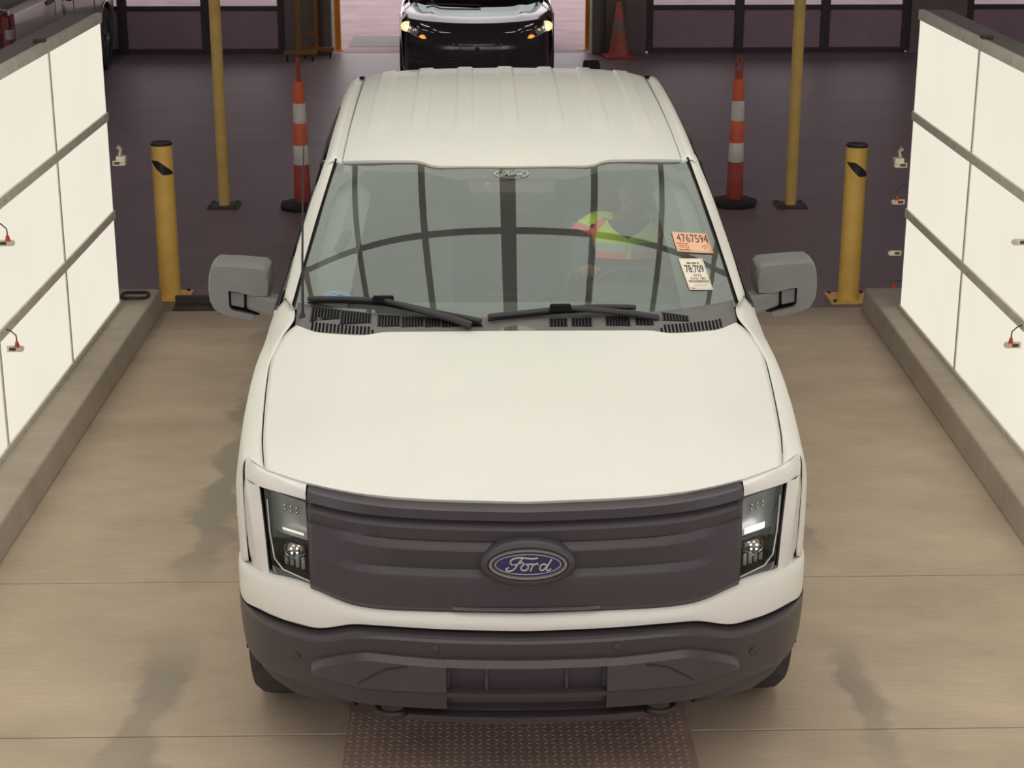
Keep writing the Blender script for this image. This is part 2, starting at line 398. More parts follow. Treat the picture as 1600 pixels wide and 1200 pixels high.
# back wall: piers between the bay doors, header above
mb = MB()
for (a, b) in ((-13.0, -10.6), (-2.62, -2.02), (1.42, 2.12), (5.62, 6.35), (10.6, 13.0)):
    mb.box((a, WY, 0), (b, WY + 0.30, 4.2))
mb.box((-13, WY, 4.2), (13, WY + 0.30, 6.0))
wall_back = struct(mb.build('wall_back', 'wall_paint'), 'dark back wall of the hall with roll-up bay doors')
def bay_door(name, x0, x1, seams, label):
    root = empty(name, ((x0 + x1) / 2, WY + 0.10, 0), 0, label); root['kind'] = 'structure'
    cx, cy = (x0 + x1) / 2, WY + 0.10
    # bottom row of steel panels, window row above, then steel up to the header
    xs = [x0] + seams + [x1]
    for i in range(len(xs) - 1):
        a, b = xs[i] - cx, xs[i + 1] - cx
        MB().box((a + 0.05, 0, 0.06), (b - 0.05, 0.045, 0.56)).build('panel', 'door_steel', root, bevel=0.01)
        MB().box((a + 0.05, 0.012, 0.62), (b - 0.05, 0.02, 1.12)).build('pane', 'window_glass', root)
        MB().box((a + 0.05, 0, 1.2), (b - 0.05, 0.045, 1.72)).build('panel', 'door_steel', root, bevel=0.01)
        MB().box((a + 0.05, 0, 1.78), (b - 0.05, 0.045, 4.2)).build('panel', 'door_steel', root, bevel=0.01)
    for x in xs:
        MB().box((x - cx - 0.06, -0.03, 0.02), (x - cx + 0.06, 0.05, 4.2)).build('stile', 'dark_steel', root, bevel=0.006)
    for z in (0.03, 0.59, 1.16, 1.75):
        MB().box((x0 - cx, -0.012, z - 0.03), (x1 - cx, 0.048, z + 0.03)).build('rail', 'dark_steel', root, bevel=0.004)
    return root
bay_door('door_1', -10.5, -2.66, [-9.0, -7.4, -5.9, -4.75, -3.66], 'closed dark bay door with a window row behind the silver pickup')
bay_door('door_2', 2.16, 5.58, [3.36, 4.50], 'closed dark bay door with a window row beside the leaning orange cone')
bay_door('door_3', 6.40, 10.5, [7.8, 9.2], 'closed dark bay door partly hidden behind the right light wall')
# door opening: jamb frames, guide tracks, header
for i, (x, s) in enumerate(((-2.02, -1), (1.42, 1))):
    mb = MB().box((min(x, x + s * 0.10), WY - 0.05, 0), (max(x, x + s * 0.10), WY + 0.36, 4.2))
    mb.box((min(x + s * 0.16, x + s * 0.40), WY - 0.06, 0), (max(x + s * 0.16, x + s * 0.40), WY - 0.001, 4.2))
    struct(mb.build('trim_%d' % (i + 1), 'jamb_steel', bevel=0.008), 'grey steel jamb of the open bay door, %s side' % ('left' if s < 0 else 'right'))
    m2 = MB().box((min(x - s * 0.02, x - s * 0.0), WY - 0.02, 0), (max(x - s * 0.02, x), WY + 0.34, 4.2))
    struct(m2.build('trim_%d' % (i + 3), 'decal_pale'), 'pale edge strip of the open bay door, %s side' % ('left' if s < 0 else 'right'))
# fill strip lights under the hall ceiling, unseen, added to lift the dark hall
for x in (-9.0, -4.6, 4.6, 9.0):
    for y in (-5.5, 8.2, 11.6, 15.0):
        root = empty('fill_strip_light', (x, y, 5.72), 0, 'unseen added fill strip light under the hall ceiling above the frame', 'strip light', 'added fill strip lights under the hall ceiling')
        MB().box((-0.15, -0.9, 0.03), (0.15, 0.9, 0.10)).build('housing', 'rail_aluminium', root, bevel=0.01)
        MB().box((-0.12, -0.87, 0.0), (0.12, 0.87, 0.03)).build('diffuser', 'fill_strip_diffuser', root, bevel=0.008)
        for dy in (-0.7, 0.7): MB().tube([(0, dy, 0.10), (0, dy, 0.28)], 0.006, 6).build('hanger_rod', 'dark_steel', root)
# guard pipes at the opening
for x, lb in ((-1.975, 'orange yellow guard pipe at the left jamb of the open bay door'), (1.40, 'orange yellow guard pipe at the right jamb of the open bay door')):
    root = empty('guard_pipe', (x, 19.12, -0.02), 0, lb, 'guard pipe', 'guard pipes at the open bay door')
    MB().lathe([(0.052, 0), (0.052, 1.32), (0.045, 1.36), (0.0, 1.38)]).build('pipe', 'orange_pipe', root, True)
    MB().lathe([(0.075, 0), (0.075, 0.012), (0.052, 0.02)]).build('collar', 'orange_pipe', root, True)

# ================================================================== LIGHT WALLS
def light_wall(side):
    s = side
    if s < 0: x0, y1, slope, zt, zr, y_seams = -2.467, 5.92, 0.0233, 2.02, [0.155, 0.755, 1.383, 1.985], [4.60, 3.19, 1.78, 0.37]
    else: x0, y1, slope, zt, zr, y_seams = 2.584, 5.74, -0.004, 2.05, [0.150, 0.782, 1.402, 2.012], [4.375, 2.99, 1.60, 0.21]
    rz = -math.atan(slope)
    root = empty('light_wall', (x0, y1, 0.15), rz, 'tall backlit white panel wall on the %s curb' % ('left' if s < 0 else 'right'), 'light wall', 'backlit walls along the lane')
    ylen = y1 + 1.05; z0 = 0.15
    # local: x=0 face (facing the lane), body outward; y from 0 (far end) to -ylen
    ox = s
    MB().box((min(0.02 * ox, 0.175 * ox), -ylen, 0.03), (max(0.02 * ox, 0.175 * ox), -0.002, zt - z0)).build('housing', 'box_skin', root, bevel=0.006)
    MB().box((min(0.03 * ox, 0.165 * ox), -ylen, 0.0), (max(0.03 * ox, 0.165 * ox), -0.03, 0.03)).build('base_channel', 'dark_steel', root)
    ysm = [0.0] + [v - y1 for v in y_seams] + [-ylen]
    zz = [v - z0 for v in zr]
    for i in range(len(zz) - 1):
        for j in range(len(ysm) - 1):
            a, b = ysm[j + 1] + 0.014, ysm[j] - (0.014 if j else 0.004)
            p = MB().box((min(0.0, 0.012 * ox), a, zz[i] + 0.022), (max(0.0, 0.012 * ox), b, zz[i + 1] - 0.022))
            p.build('light_panel', 'wall_acrylic', root)
    for i, z in enumerate(zz):
        h = 0.03 if i == 3 else 0.024
        rl = MB().box((min(-0.012 * ox, 0.022 * ox), -ylen, z - (0.03 if i < 3 else 0.022)), (max(-0.012 * ox, 0.022 * ox), 0.004, z + h * (1 if i < 3 else 1.3))).build('rail', 'rail_aluminium', root, bevel=0.003)
        for k in range(12):
            y = -0.14 - k * 0.46
            bo = link('bolt', BOLT[s], None, rl); bo.location = (-0.012 * ox, y, z)
    for j, y in enumerate(ysm[1:-1]):
        MB().box((min(-0.006 * ox, 0.02 * ox), y - 0.014, zz[0]), (max(-0.006 * ox, 0.02 * ox), y + 0.014, zz[3])).build('seam_strip', 'rail_aluminium', root)
    MB().box((min(0.0, 0.06 * ox), -1.395, zt - z0), (max(0.0, 0.06 * ox), -1.335, zt - z0 + 0.02)).build('hanger_bracket', 'dark_steel', root, bevel=0.004)
    return root
BOLT = {}
for s in (-1, 1):
    me = pymesh('bolt', *(lambda m: (m.v, m.f))(MB().lathe([(0.0085, 0), (0.0085, -0.004 * s), (0.004, -0.007 * s)], n=8, axis='x')))
    me.materials.append(M['zinc_bolt']); BOLT[s] = me
light_wall(-1); light_wall(1)

# overhead light box (above the frame; mirrored in the windshield)
CZ = 3.60
root = empty('ceiling_light_box', (0, 1.0, CZ), 0, 'large overhead backlit white panel box hanging above the lane', 'light box')
bars = [(-2.50, .05), (-1.885, .052), (-1.27, .052), (-.655, .055), (0.0, .115), (.655, .055), (1.27, .052), (1.885, .052), (2.50, .05)]
tr = [-3.46, -2.06, -0.66, 0.74, 2.14, 3.54]
for i in range(len(bars) - 1):
    for j in range(len(tr) - 1):
        a, b = bars[i], bars[i + 1]
        MB().box((a[0] + a[1] / 2, tr[j] + .025 - 1.0, 0.0), (b[0] - b[1] / 2, tr[j + 1] - .025 - 1.0, 0.012)).build('light_panel', 'ceiling_acrylic', root)
for x, wd in bars:
    MB().box((x - wd / 2, tr[0] - 1.0 - 0.03, -0.012), (x + wd / 2, tr[-1] - 1.0 + 0.03, 0.02)).build('rail', 'box_skin', root)
for y in tr:
    MB().box((-2.53, y - .025 - 1.0, -0.008), (2.53, y + .025 - 1.0, 0.018)).build('cross_rail', 'box_skin', root)
MB().box((-2.56, tr[0] - 1.05, 0.02), (2.56, tr[-1] - 0.95, 0.30)).build('housing', 'box_skin', root)
for x in (-1.6, 1.6):
    for y in (-3.0, 0.0, 3.0):
        MB().tube([(x, y - 1, 0.3), (x, y - 1, 6.0 - CZ)], 0.012, 8).build('hanger_rod', 'dark_steel', root)

# ================================================================== YARD FURNITURE
def bollard(x, y, h, label):
    root = empty('bollard', (x, y, 0), 0, label, 'bollard', 'yellow bollards at the lane end')
    r = 0.072
    MB().lathe([(r, 0.012), (r, h - 0.016)], n=32).build('post', 'yellow_paint', root, True)
    MB().lathe([(r + 0.0005, h - 0.016), (r + 0.0015, h), (r - 0.006, h + 0.002), (r - 0.010, h - 0.006), (0.0, h - 0.008)], n=32).build('cap', 'black_tape', root, True)
    MB().box((-0.14, -0.14, 0), (0.14, 0.14, 0.012)).build('base_plate', 'yellow_paint', root, bevel=0.003)
    for dx in (-0.11, 0.11):
        for dy in (-0.11, 0.11): MB().lathe([(0.012, 0.012), (0.012, 0.026), (0.004, 0.03)], (dx, dy, 0), 6).build('anchor_bolt', 'dark_steel', root)
    # black reflective parallelogram sticker wrapped on the front of the post
    rows = []
    for k in range(13):
        t = k / 12; a = math.radians(-90 - 70 + 140 * t); top = h - 0.112 - 0.082 * max(0, t - .40) / .60; bot = h - 0.112 - 0.098 * min(1, t / .55)
        rows.append([((r + 0.001) * math.cos(a), (r + 0.001) * math.sin(a), bot), ((r + 0.001) * math.cos(a), (r + 0.001) * math.sin(a), top - 0.0001)])
    MB().grid(rows).build('reflector_sticker', 'black_tape', root, True)
bollard(-2.263, 6.66, 1.075, 'yellow bollard with black sticker beside the left light wall')
bollard(2.405, 6.50, 1.075, 'yellow bollard with black sticker beside the right light wall')
for x, y, lb in ((-2.258, 9.52, 'tall slim yellow pole beside the striped cone left of the truck'), (2.50, 9.44, 'tall slim yellow pole beside the striped cone right of the truck')):
    root = empty('pole', (x, y, 0), 0, lb, 'pole', 'yellow poles in the hall')
    MB().lathe([(0.047, 0.01), (0.047, 6.0)], n=24).build('shaft', 'pole_yellow', root, True)
    MB().box((-0.13, -0.13, 0), (0.13, 0.13, 0.012)).build('base_plate', 'dark_steel', root, bevel=0.003)
    for dx in (-0.1, 0.1):
        for dy in (-0.1, 0.1): MB().lathe([(0.011, 0.012), (0.011, 0.024), (0.004, 0.027)], (dx, dy, 0), 6).build('anchor_bolt', 'dark_steel', root)
def channelizer(x, y, rz, label):
    root = empty('channelizer_cone', (x, y, 0), rz, label, 'cone', 'striped channelizer cones')
    mb = MB(); n = 8
    mb.lathe([(0.19, 0), (0.20, 0.03), (0.185, 0.05), (0.10, 0.06)], n=8); mb.build('base', 'rubber_black', root, bevel=0.006)
    R = lambda z: interp([0.05, 0.5, 1.06], [0.072, 0.062, 0.046], z)
    for z0, z1, m in ((0.05, 0.372, 'cone_dark'), (0.372, 0.535, 'cone_reflective'), (0.535, 0.715, 'cone_orange'), (0.715, 0.882, 'cone_reflective'), (0.882, 1.057, 'cone_orange')):
        e = 0.004
        nm = 'reflective_band' if m == 'cone_reflective' else 'tube_section'
        MB().lathe([(R(z0) - e, z0), (R(z0), z0 + 0.006), (R(z1), z1 - 0.006), (R(z1) - e, z1)], n=24).build(nm, m, root, True)
    # flat handle loop
    mb = MB(); pts = [(-0.024, 0, 1.05), (-0.024, 0, 1.16), (-0.022, 0, 1.21), (-0.012, 0, 1.24), (0.0, 0, 1.25), (0.012, 0, 1.24), (0.022, 0, 1.21), (0.024, 0, 1.16), (0.024, 0, 1.05)]
    mb.tube(pts, 0.009, 8); mb.box((-0.026, -0.008, 1.05), (0.026, 0.008, 1.13)); mb.build('handle', 'cone_dark', root, True)
channelizer(-1.592, 9.43, 1.25, 'orange and white striped channelizer cone left of the white truck')
channelizer(2.03, 9.47, 0.1, 'orange and white striped channelizer cone right of the white truck')
root = empty('traffic_cone', (1.735, 18.30, 0), 0.1, 'faded orange traffic cone standing by the right bay door jamb', 'cone')
MB().box((-0.19, -0.19, 0), (0.19, 0.19, 0.035)).build('base', 'cone_dark', root, bevel=0.012)
MB().lathe([(0.135, 0.035), (0.115, 0.12), (0.085, 0.32)], n=24).build('body', 'cone_dull', root, True)
MB().lathe([(0.087, 0.32), (0.062, 0.48)], n=24).build('reflective_band', mat('cone_dirty', rgb(150, 128, 118), .6, vary=.2), root, True)
MB().lathe([(0.062, 0.48), (0.03, 0.70), (0.022, 0.71), (0.022, 0.68)], n=24).build('tip', 'cone_dull', root, True)
# rolling steel rack
root = empty('rolling_rack', (-2.345, 18.02, 0), 0.0, 'rust brown steel rack on casters against the left bay door jamb', 'rack')
for dy in (0.0, 0.32):
    dx = 0.20 * dy / 0.32
    MB().box((dx - 0.235, dy - 0.03, 0.085), (dx + 0.12 + 0.06, dy + 0.03, 0.135)).build('foot_bar', 'brown_steel', root, bevel=0.005)
    MB().box((dx - 0.075, dy - 0.028, 0.135), (dx - 0.02, dy + 0.028, 1.75)).build('upright', 'brown_steel', root, bevel=0.005)
    for cx in (-0.2, 0.13):
        c = MB().box((dx + cx - 0.012, dy - 0.02, 0.04), (dx + cx + 0.012, dy + 0.02, 0.085)).build('caster_fork', 'dark_steel', root)
        MB().lathe([(0.036, -0.012), (0.036, 0.012)], (dx + cx, dy, 0.036), 16, 'x').build('caster_wheel', 'rubber_black', root, True)
MB().hexa([(-0.07, 0.03, 0.3), (-0.03, 0.03, 0.3), (0.17, 0.29, 0.3), (0.13, 0.29, 0.3), (-0.07, 0.03, 0.34), (-0.03, 0.03, 0.34), (0.17, 0.29, 0.34), (0.13, 0.29, 0.34)]).build('cross_bar', 'brown_steel', root)
MB().hexa([(-0.07, 0.03, 1.6), (-0.03, 0.03, 1.6), (0.17, 0.29, 1.6), (0.13, 0.29, 1.6), (-0.07, 0.03, 1.66), (-0.03, 0.03, 1.66), (0.17, 0.29, 1.66), (0.13, 0.29, 1.66)]).build('cross_bar', 'brown_steel', root)
# steel tread plate set in the lane floor
PX0, PX1, PY0, PY1 = -0.655, 0.632, -2.2, 2.2
plate = MB().box((PX0, PY0, -0.03), (PX1, PY1, 0.004)).build('tread_plate', 'tread_steel', bevel=0.002, seg=1)
tag(plate, 'dark diamond tread steel floor plate under the front of the white truck', 'floor plate')
mb = MB(); lug = 0.018
nx = int((PX1 - PX0) / 0.030); ny = int(2.9 / 0.030)
for i in range(nx):
    for j in range(ny):
        cx = PX0 + 0.02 + i * 0.030; cy = PY0 + 0.02 + j * 0.030
        a = math.radians(45 if (i + j) % 2 else -45); dx, dy = math.cos(a), math.sin(a); L_, W_ = 0.0135, 0.0038
        p = [(cx + dx * L_, cy + dy * L_, 0.004), (cx - dy * W_, cy + dx * W_, 0.004), (cx - dx * L_, cy - dy * L_, 0.004), (cx + dy * W_, cy - dx * W_, 0.004), (cx, cy, 0.0075)]
        mb.add(p, [(0, 1, 4), (1, 2, 4), (2, 3, 4), (3, 0, 4)])
o = mb.build('tread_lugs', 'tread_steel', plate); o['kind'] = 'stuff'
# small clips with cables on and behind the light walls
def clip(loc, d, label, wire=True, cam_=False):
    root = empty('plastic_clip', loc, 0, label, 'clip', 'small plastic clips at the light walls')
    x = d
    MB().prism([(0.0, -0.016), (0.0, 0.016)] + [(x * (0.07 + 0.016 * math.cos(a)), 0.016 * math.sin(a)) for a in [math.pi / 2 - k * math.pi / 8 for k in range(9)]], lambda u, v: (u, 0.0, v), lambda u, v: (u, 0.014, v)).build('arm', 'clip_plastic', root, bevel=0.002)
    MB().lathe([(0.010, -0.004), (0.010, 0.0), (0.005, 0.001)], (x * 0.068, 0, 0), 12, 'y').build('rivet', 'zinc_bolt', root)
    MB().box((min(x * 0.012, x * 0.045), -0.001, -0.008), (max(x * 0.012, x * 0.045), 0.002, 0.008)).build('slot', 'dark_steel', root)
    if wire:
        MB().lathe([(0.013, 0.0), (0.010, 0.02), (0.004, 0.032)], (x * 0.055, -0.004, 0.014), 8).build('connector', 'red_plastic', root)
        pts = [(x * 0.055, -0.004, 0.045), (x * 0.055, -0.008, 0.075), (x * 0.03, -0.01, 0.10), (0.0, -0.004, 0.11), (x * -0.02, 0.0, 0.10)]
        MB().tube(pts, 0.0035, 6).build('cable', 'cable_rubber', root, True)
    if cam_:
        MB().box((x * 0.06 - 0.03, -0.035, 0.014), (x * 0.06 + 0.03, 0.03, 0.05)).build('clamp_body', 'clip_plastic', root, bevel=0.006)
        MB().tube([(x * 0.05, 0, 0.05), (x * 0.06, -0.005, 0.09), (x * 0.04, -0.01, 0.11)], [0.016, 0.012, 0.016], 10).build('clamp_stem', 'zinc_bolt', root, True)
    return root
clip((-2.525, 3.31, 1.20), 1, 'beige plastic clip with red connector high on the left light wall')
clip((-2.525, 3.31, 0.652), 1, 'beige plastic clip with red connector low on the left light wall')
clip((-2.458, 5.95, 1.075), 1, 'clamp with pale stem at the far end of the left light wall', False, True)
clip((2.578, 5.78, 1.075), -1, 'clamp with pale stem at the far end of the right light wall', False, True)
clip((2.578, 5.78, 0.838), -1, 'upper beige clip with red connector at the far end of the right light wall')
clip((2.578, 5.78, 0.503), -1, 'lower bare beige clip at the far end of the right light wall', False)
clip((2.588, 3.22, 1.20), -1, 'beige plastic clip at the frame edge high on the right light wall', False)
clip((2.588, 3.20, 0.672), -1, 'beige plastic clip with red connector low on the right light wall')
root = empty('cable_connector', (2.56, 5.80, 0.27), 0, 'loose red cable connector hanging low behind the right light wall', 'connector')
MB().lathe([(0.014, 0.0), (0.011, 0.022), (0.004, 0.035)], (-0.012, 0, 0), 8).build('plug', 'red_plastic', root)
MB().tube([(-0.012, 0, 0.03), (0.0, -0.01, 0.05), (0.03, -0.04, 0.052), (0.075, -0.075, 0.03)], 0.0035, 6).build('cable', 'cable_rubber', root, True)
mb = MB(); n = 36
mb.tube([(-2.40 + 0.088 * math.cos(2 * math.pi * k / n), 6.11 + 0.085 * math.sin(2 * math.pi * k / n), 0.164 + 0.004 * math.sin(6 * math.pi * k / n)) for k in range(n + 1)], 0.010, 8)
tag(mb.build('hose_coil', 'cable_rubber', None, True), 'dark rubber hose loop lying on the left curb end', 'hose')

# ================================================================== WHITE PICKUP TRUCK
truck = empty('pickup_truck', (0, 0, 0), 0, 'white electric pickup truck with dark closed grille, facing the camera', 'truck')
def smooth_interp(xs, ys, x):      # monotone-ish cubic through the table
    n = len(xs); x = min(max(x, xs[0]), xs[-1]); i = 0
    while i < n - 2 and x > xs[i + 1]: i += 1
    d = [(ys[k + 1] - ys[k]) / (xs[k + 1] - xs[k]) for k in range(n - 1)]
    m = [0.0] + [(2 * d[k - 1] * d[k] / (d[k - 1] + d[k]) if d[k - 1] * d[k] > 0 else 0) for k in range(1, n - 1)] + [d[-1]]
    h = xs[i + 1] - xs[i]; t = (x - xs[i]) / h
    return (2 * t ** 3 - 3 * t * t + 1) * ys[i] + (t ** 3 - 2 * t * t + t) * h * m[i] + (-2 * t ** 3 + 3 * t * t) * ys[i + 1] + (t ** 3 - t * t) * h * m[i + 1]
PLX, PLY = [0, .2, .4, .6, .75, .85, .93, .98, 1.01, 1.03], [0, .008, .03, .08, .145, .215, .30, .38, .47, .6]
def plan(x): return smooth_interp(PLX, PLY, abs(x))
HF = [(0, .06, 1.109), (.3, .079, 1.112), (.43, .097, 1.114), (.56, .13, 1.117), (.65, .162, 1.123), (.73, .197, 1.129), (.80, .242, 1.135), (.886, .313, 1.137)]
HS = [(.886, .313, 1.137), (.898, .4, 1.152), (.91, .5, 1.172), (.925, .7, 1.2), (.937, .9, 1.228), (.943, 1.1, 1.268), (.935, 1.2, 1.29), (.90, 1.32, 1.325), (.867, 1.368, 1.338)]
HC = [(0, .06, 1.109), (0, .12, 1.142), (0, .25, 1.172), (0, .6, 1.238), (0, .95, 1.298), (0, 1.268, 1.338)]
HB = [(0, 1.268, 1.338), (.53, 1.264, 1.338), (.58, 1.224, 1.336), (.66, 1.235, 1.336), (.78, 1.263, 1.337), (.867, 1.368, 1.338)]
rows = coons(HF, HB, HC, HS, 40, 36)
for j, r in enumerate(rows):            # soft raised creases running back from the lamps
    v = j / 35
    for p in r:
        xc = 0.70 - 0.06 * v
        k = max(0, 1 - abs(abs(p.x) - xc) / 0.16)
        p.z += 0.010 * k * k * (3 - 2 * k) * math.sin(math.pi * min(1, v * 1.05)) ** 0.6 if 0 < v < 0.95 else 0
lip = [[p + Vector((0, .004, -.012)) for p in rows[0]], [p + Vector((0, .03, -.022)) for p in rows[0]]]
allr = [lip[1], lip[0]] + rows + [[p + Vector((0, .002, -.012)) for p in rows[-1]]]
MB().grid([both(r) for r in allr]).build('hood', 'white_paint', truck, True, solid=0.006, solid_off=-1, angle=50)
MB().box((-.84, .33, 1.02), (.84, 1.22, 1.06)).build('hood_liner', 'deep_black', truck)

# ---- fenders
def fender(s):
    st = [[(.889, .318, 1.133), (.915, .338, 1.146), (.938, .355, 1.155), (.958, .374, 1.160), (.970, .388, 1.115), (.975, .393, 1.03), (.972, .390, .88), (.966, .385, .765)],
          [(.903, .402, 1.150), (.93, .41, 1.160), (.955, .415, 1.160), (.972, .42, 1.145), (.986, .43, 1.09), (.994, .43, 1.0), (.996, .43, .86), (.996, .43, .745)]]
    for y, gx, gz, cx, cz, fx in ((.52, .917, 1.173, .986, 1.125, 1.016), (.70, .93, 1.198, 1.0, 1.14, 1.028), (.90, .942, 1.226, 1.012, 1.165, 1.036), (1.10, .948, 1.266, 1.02, 1.185, 1.037), (1.30, .912, 1.318, 1.022, 1.208, 1.034), (1.42, .873, 1.345, 1.015, 1.232, 1.028), (1.52, .885, 1.362, 1.006, 1.255, 1.022), (1.64, .912, 1.384, .994, 1.288, 1.016)):
        d = y - .95
        zb = .42 + math.sqrt(max(0, .50 ** 2 - d * d)) if abs(d) < .5 else .44
        zb = max(zb, .44)
        mx_, mz = (gx * .45 + cx * .55), gz * .45 + cz * .55 + .018
        st.append([(gx, y, gz), (gx * .8 + cx * .2, y, gz * .86 + cz * .14 + .004), (mx_, y, mz), (cx, y, cz), (cx + .6 * (fx - cx), y, cz - .05), (fx, y, max(1.0, zb + .06)), (fx, y, max(.90, zb + .03)), (fx - .008, y, zb)])
    rows = [sgn(curve_at(r, 26, 2), s) for r in st]
    # resample along the length
    cols = [curve_at([r[k] for r in rows], 40, 2) for k in range(26)]
    MB().grid(cols).build('fender', 'white_paint', truck, True, solid=0.004, solid_off=0, angle=60)
    # wheel-arch lip
    pts = [(s * (1.024), .95 + .505 * math.cos(a), .42 + .505 * math.sin(a)) for a in [math.radians(126 - k * 6) for k in range(21)]]
    MB().tube(pts, 0.012, 8).build('wheel_arch_lip', 'white_paint', truck, True)
for s in (-1, 1): fender(s)

# ---- closed grille panel
GX = [0, .06, .12, .18, .25, .32, .39, .45, .50, .55, .60, .65, .69, .727]
def zt(x): return interp([p[0] for p in HF], [p[2] for p in HF], x) - .009
WT = ([0, .176, .497, .584, .65, .72, .80, .88, .958, 1.0, 1.03], [.721, .724, .721, .726, .747, .772, .772, .764, .752, .735, .72])
def zb(x): return interp(WT[0], WT[1], x)
sec = [(1.100, .062, 0), (1.1015, .004, 0), (1.098, -.006, 0), (1.066, -.004, 0), (1.060, .006, 0), (1.056, .022, 0), (1.038, -.002, 0), (1.030, -.005, 0), (.989, .006, 0), (.984, .012, 1), (.964, -.008, 1), (.957, -.010, 1), (.890, .010, 1), (.884, .012, 1), (.866, -.006, 1), (.858, -.008, 1), (.79, .004, 0), (.742, .010, 0), (.716, .03, 0)]
rows = []
for zc, yo, rdg in sec:
    v = (1.100 - zc) / (1.100 - .721); r = []
    for x in GX:
        a = max(0, min(1, (0.66 - x) / 0.2)); a = a * a * (3 - 2 * a)
        dz = (zt(x) - zt(0)) * (1 - v) + (zb(x) - zb(0)) * v
        off = yo if not rdg else yo * a - .004 * (1 - a)
        pl = plan(x) * (1 - v * .15) + (.05 * max(0, x - .45) if v < .02 else 0)
        r.append(Vector((x, pl + off, zc + dz)))
    r2 = curve_at(r, 40, 1)
    rows.append(both(r2))
grille = MB().grid(rows).build('grille', 'grille_plastic', truck, True, solid=0.004, solid_off=-1, angle=28)
# small bright lip at the lower edge
mb = MB(); pr_ = []
for k in range(25):
    x = -.245 + .49 * k / 24; e = min(1, min(k, 24 - k) / 2.0)
    pr_.append([(x, plan(x) + .006, .7505), (x, plan(x) - .008 * e + .004, .748), (x, plan(x) - .004 * e + .004, .741), (x, plan(x) + .012, .737)])
mb.grid(pr_).build('grille_lip', mat('satin_grey', rgb(120, 116, 114), .4, .3, vary=.05), truck, True)
# faint contour of the lower charge-port panel
for s in (-1, 1):
    pts = [(s * x, plan(x) + .004, z) for x, z in ((.30, .872 - .02), (.40, .846), (.46, .843), (.50, .835), (.56, .79), (.60, .765))]
    MB().tube(pts, .003, 6).build('panel_seam', 'panel_gap', grille, True)
for s in (-1, 1):
    MB().tube([(s * x, plan(x) + o_, z) for x, o_, z in ((.583, .001, .965), (.588, -.004, .925), (.592, -.003, .88), (.590, .0, .83), (.586, .004, .765))], .0016, 6).build('panel_seam', 'panel_gap', grille, True)
# ---- emblem
def oval(rx, rz, y, n=48): return [(rx * math.cos(2 * math.pi * k / n), y, rz * math.sin(2 * math.pi * k / n)) for k in range(n)]
emb = MB().grid([oval(.160, .088, .022), oval(.156, .084, -.004), oval(.148, .077, -.016), oval(.135, .062, -.018), oval(.13, .056, -.010)], True).build('emblem', 'grille_plastic', truck, True, angle=60)
emb.location = (0.004, -.012, .922)
MB().grid([oval(.131, .056, -.008), oval(.128, .053, -.019), oval(.121, .047, -.019), oval(.118, .044, -.012)], True).build('chrome_ring', 'ring_silver', emb, True, angle=60)
n = 48
MB().add(oval(.121, .047, -.0125) + [(0, -.0155, 0)], [(k, (k + 1) % n, n) for k in range(n)]).build('blue_oval', 'emblem_blue', emb, True)
MB().grid([oval(.1095, .0375, -.0135), oval(.1085, .0365, -.0165), oval(.1065, .0350, -.0165), oval(.1055, .0342, -.0135)], True).build('inner_line', 'letter_silver', emb, True, angle=60)
def script_ford(k, y, r, nm, m, parent, place=None):
    """hand-drawn script lettering; units: oval half width = 1"""
    st = [[(-.47, -.02), (-.55, .16), (-.54, .36), (-.43, .52), (-.25, .58), (-.03, .52), (.14, .46), (.30, .54)],
          [(-.17, .50), (-.24, .30), (-.31, .05), (-.39, -.25), (-.49, -.45), (-.60, -.50), (-.68, -.42), (-.67, -.25), (-.58, -.20)],
          [(-.43, .0), (-.31, .06), (-.19, .22), (-.14, .14)],
          [(-.10, .08), (-.20, -.06), (-.24, -.30), (-.15, -.48), (-.03, -.40), (.03, -.16), (-.02, .04), (-.10, .08), (.02, .02), (.13, .10)],
          [(.15, .10), (.13, -.15), (.07, -.48)], [(.12, -.16), (.19, .04), (.27, .12), (.31, .02)],
          [(.55, .02), (.45, .08), (.36, -.10), (.35, -.34), (.42, -.48), (.52, -.30), (.58, .0)],
          [(.72, .44), (.64, .12), (.56, -.22), (.55, -.42), (.61, -.48), (.70, -.30)]]
    mb = MB()
    for q in st:
        c = curve_at([(a * k, 0, b * k * .42) for a, b in q], 22, 2)
        pts = [place(p.x, p.z) if place else (p.x, y, p.z) for p in c]
        mb.tube(pts, r, 6)
    return mb.build(nm, m, parent, True)
script_ford(.108, -.0180, .0030, 'lettering', 'letter_silver', emb)

